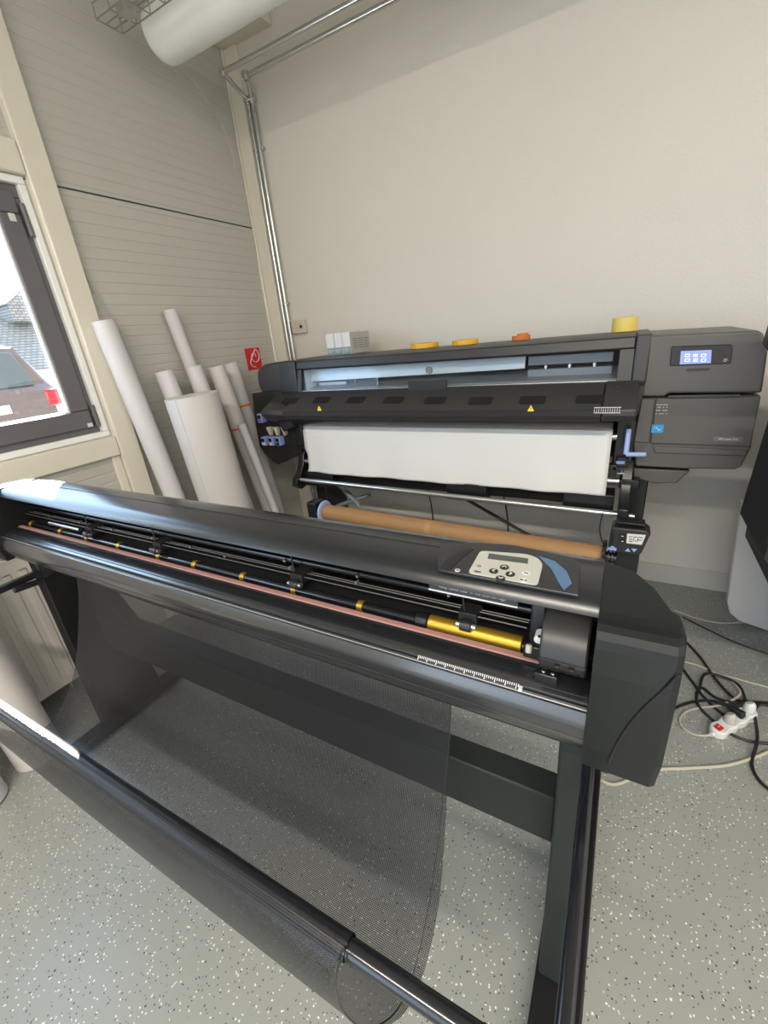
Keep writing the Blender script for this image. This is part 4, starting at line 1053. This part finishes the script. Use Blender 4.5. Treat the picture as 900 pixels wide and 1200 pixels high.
def strip():
    a, c_ = at(836, 859, z=.02), at(876, 836, z=.02)
    a.z = c_.z = 0; d = (c_-a); L = d.length; d.normalize(); n = Vector((-d.y, d.x, 0))
    t = thing('power_strip', 'white four way power strip with a red switch on the floor', 'power strip', a)
    def P(s, w, z): return a+d*s+n*w+Vector((0, 0, z))
    # lobed body
    out = []
    R = .027; lob = 4; step = (L+.03)/lob
    N = 80
    for k in range(N+1):
        s = (L+.03)*k/N; ph = (s % step)/step
        w = R*(.80+.20*math.sin(PI*ph))
        if k < 8: w *= math.sqrt(max(.05, 1-((8-k)/8.5)**2))
        if k > N-8: w *= math.sqrt(max(.05, 1-((k-N+8)/8.5)**2))
        out.append((s, w))
    prof = [P(s, w, 0) for s, w in out] + [P(s, -w, 0) for s, w in out[::-1]]
    top = [p+Vector((0, 0, .034)) for p in prof]
    MB().loft([p+Vector((0, 0, .001)) for p in prof], top).build('strip_body', 'white', t, bevel=.005, seg=3)
    s = step*.42
    sw = MB().loft([P(s-.012, -.012, .034), P(s+.012, -.012, .034), P(s+.012, .012, .034), P(s-.012, .012, .034)], [P(s-.011, -.011, .038), P(s+.011, -.011, .041), P(s+.011, .011, .041), P(s-.011, .011, .038)]).build('red_switch', 'redswitch', t, bevel=.001)
    MB().tube([P(s-.004, .0, .0405), P(s+.004, 0, .0415)], .0008, 5).build('switch_mark', 'white', sw)
    for k in (1, 2, 3):
        q = P(step*(k+.5), 0, .0341); MB().ring(q, q+Vector((0, 0, .0015)), .021, .0185, 28).build('socket_ring', 'white', t)
    MB().tube([P(-.012, 0, .017), P(.004, 0, .017)], .008, 12).build('cord_grip', 'white', t)
    q = P(step*1.5, 0, .036)
    def plug(name, q, m, lab, tilt, h=.035, r=.0185):
        o = thing(name, lab, 'plug', q)
        b = MB().tube([q, q+Vector((0, 0, h*.4)), q+Vector((0, 0, h*.8)), q+Vector((0, 0, h))+tilt*.004], r, 24, r_list=[r, r, r*.92, r*.7]); b.build('plug_body', m, o, bevel=.002)
        return o
    plug('power_plug', P(step*1.5, 0, .0362), 'greyplug', 'grey plug in the power strip, nearest the red switch', n)
    o = thing('power_plug', 'flat black angled plug in the middle of the power strip', 'plug', P(step*2.5, 0, .0362))
    MB().loft([P(step*2.5-.014, -.016, .0362), P(step*2.5+.014, -.016, .0362), P(step*2.5+.014, .03, .0362), P(step*2.5-.014, .03, .0362)],
              [P(step*2.5-.011, -.012, .062), P(step*2.5+.011, -.012, .062), P(step*2.5+.010, .035, .056), P(step*2.5-.010, .035, .056)]).build('plug_body', 'blackcable', o, bevel=.004)
    MB().tube([P(step*2.5, .03, .048), P(step*2.5-.005, .055, .044), P(step*2.5-.012, .075, .036)], .0055, 10).build('plug_cord', 'blackcable', o)
    plug('power_plug', P(step*3.5, 0, .0362), 'white', 'white plug at the far end of the power strip', n)
strip()
# loose cables behind the printer on the back wall
for pts, r, lab in (([(-1.30, 2.5, .95), (-1.16, 2.52, .62), (-1.10, 2.52, .35), (-1.08, 2.5, .01)], .005, 'black cable hanging behind the printer, left one'),
                    ([(-.72, 2.5, .95), (-.64, 2.52, .62), (-.58, 2.52, .35), (-.56, 2.5, .01)], .005, 'black cable hanging behind the printer above the middle of the cardboard tube'),
                    ([(-.03, 1.835, .72), (-.035, 1.79, .67), (-.02, 1.77, .62), (.0, 1.78, .60)], .0025, 'thin black wire from the lower silver bar down to the reel drive')):
    p = spline(pts)
    tag(MB().tube(p, r, 8).build('cable', 'blackcable', origin=p[-1]), lab, 'cable')

# ================================================================== LIGHT
w = bpy.data.worlds.new('sky'); bpy.context.scene.world = w; w.use_nodes = True
nt = w.node_tree; nt.nodes.clear()
out = nt.nodes.new('ShaderNodeOutputWorld'); bg = nt.nodes.new('ShaderNodeBackground')
tc = nt.nodes.new('ShaderNodeTexCoord'); sp = nt.nodes.new('ShaderNodeSeparateXYZ')
nt.links.new(tc.outputs['Generated'], sp.inputs[0])
mr = nt.nodes.new('ShaderNodeMapRange'); mr.inputs[1].default_value = -.6; mr.inputs[2].default_value = .1; mr.inputs[3].default_value = 1; mr.inputs[4].default_value = 0
nt.links.new(sp.outputs[0], mr.inputs[0])
mx = nt.nodes.new('ShaderNodeMix'); mx.data_type = 'RGBA'
mx.inputs[6].default_value = (1.35, 1.29, 1.22, 1); mx.inputs[7].default_value = (3.2, 4.6, 6.4, 1)
nt.links.new(mr.outputs[0], mx.inputs[0]); nt.links.new(mx.outputs[2], bg.inputs[0])
bg.inputs[1].default_value = .8
nt.links.new(bg.outputs[0], out.inputs[0])
sl = bpy.data.lights.new('sun', 'SUN'); sl.energy = 60; sl.angle = .009; sl.color = (1, .95, .88)
so = bpy.data.objects.new('sun', sl); C.objects.link(so)
sd = Vector((1, -.583, -.45*math.hypot(1, .583)))
so.rotation_euler = sd.to_track_quat('-Z', 'Y').to_euler(); so.location = (-6, 4, 5)
for i, (x, y, sx, sy, en) in enumerate(((1.0, -1.8, 4.2, .14, 175), (3.8, .4, .5, 1.2, 30))):  # long ceiling strip, then a small added fill panel to brighten the room
    al = bpy.data.lights.new('ceiling_and_fill_light', 'AREA'); al.shape = 'RECTANGLE'; al.size = sx; al.size_y = sy; al.energy = en; al.color = (1, .93, .82)
    o = bpy.data.objects.new('ceiling_and_fill_light', al); C.objects.link(o); o.location = (x, y, ZC-.03)

# ================================================================== CAMERA
cd = bpy.data.cameras.new('camera'); cd.sensor_fit = 'VERTICAL'; cd.sensor_height = 36
cd.lens = FOC/1200*36; cd.clip_start = .02; cd.clip_end = 200
co = bpy.data.objects.new('camera', cd); C.objects.link(co)
mw = Matrix((CR, CU, -CF)).transposed().to_4x4(); mw.translation = CAM
co.matrix_world = mw
sc = bpy.context.scene; sc.camera = co
sc.view_settings.view_transform = 'Standard'; sc.view_settings.look = 'None'
sc.view_settings.exposure = 0.6; sc.view_settings.gamma = 1; sc.view_settings.use_curve_mapping = False
sc.cycles.use_denoising = True
sc.cycles.max_bounces = 8; sc.cycles.transparent_max_bounces = 16
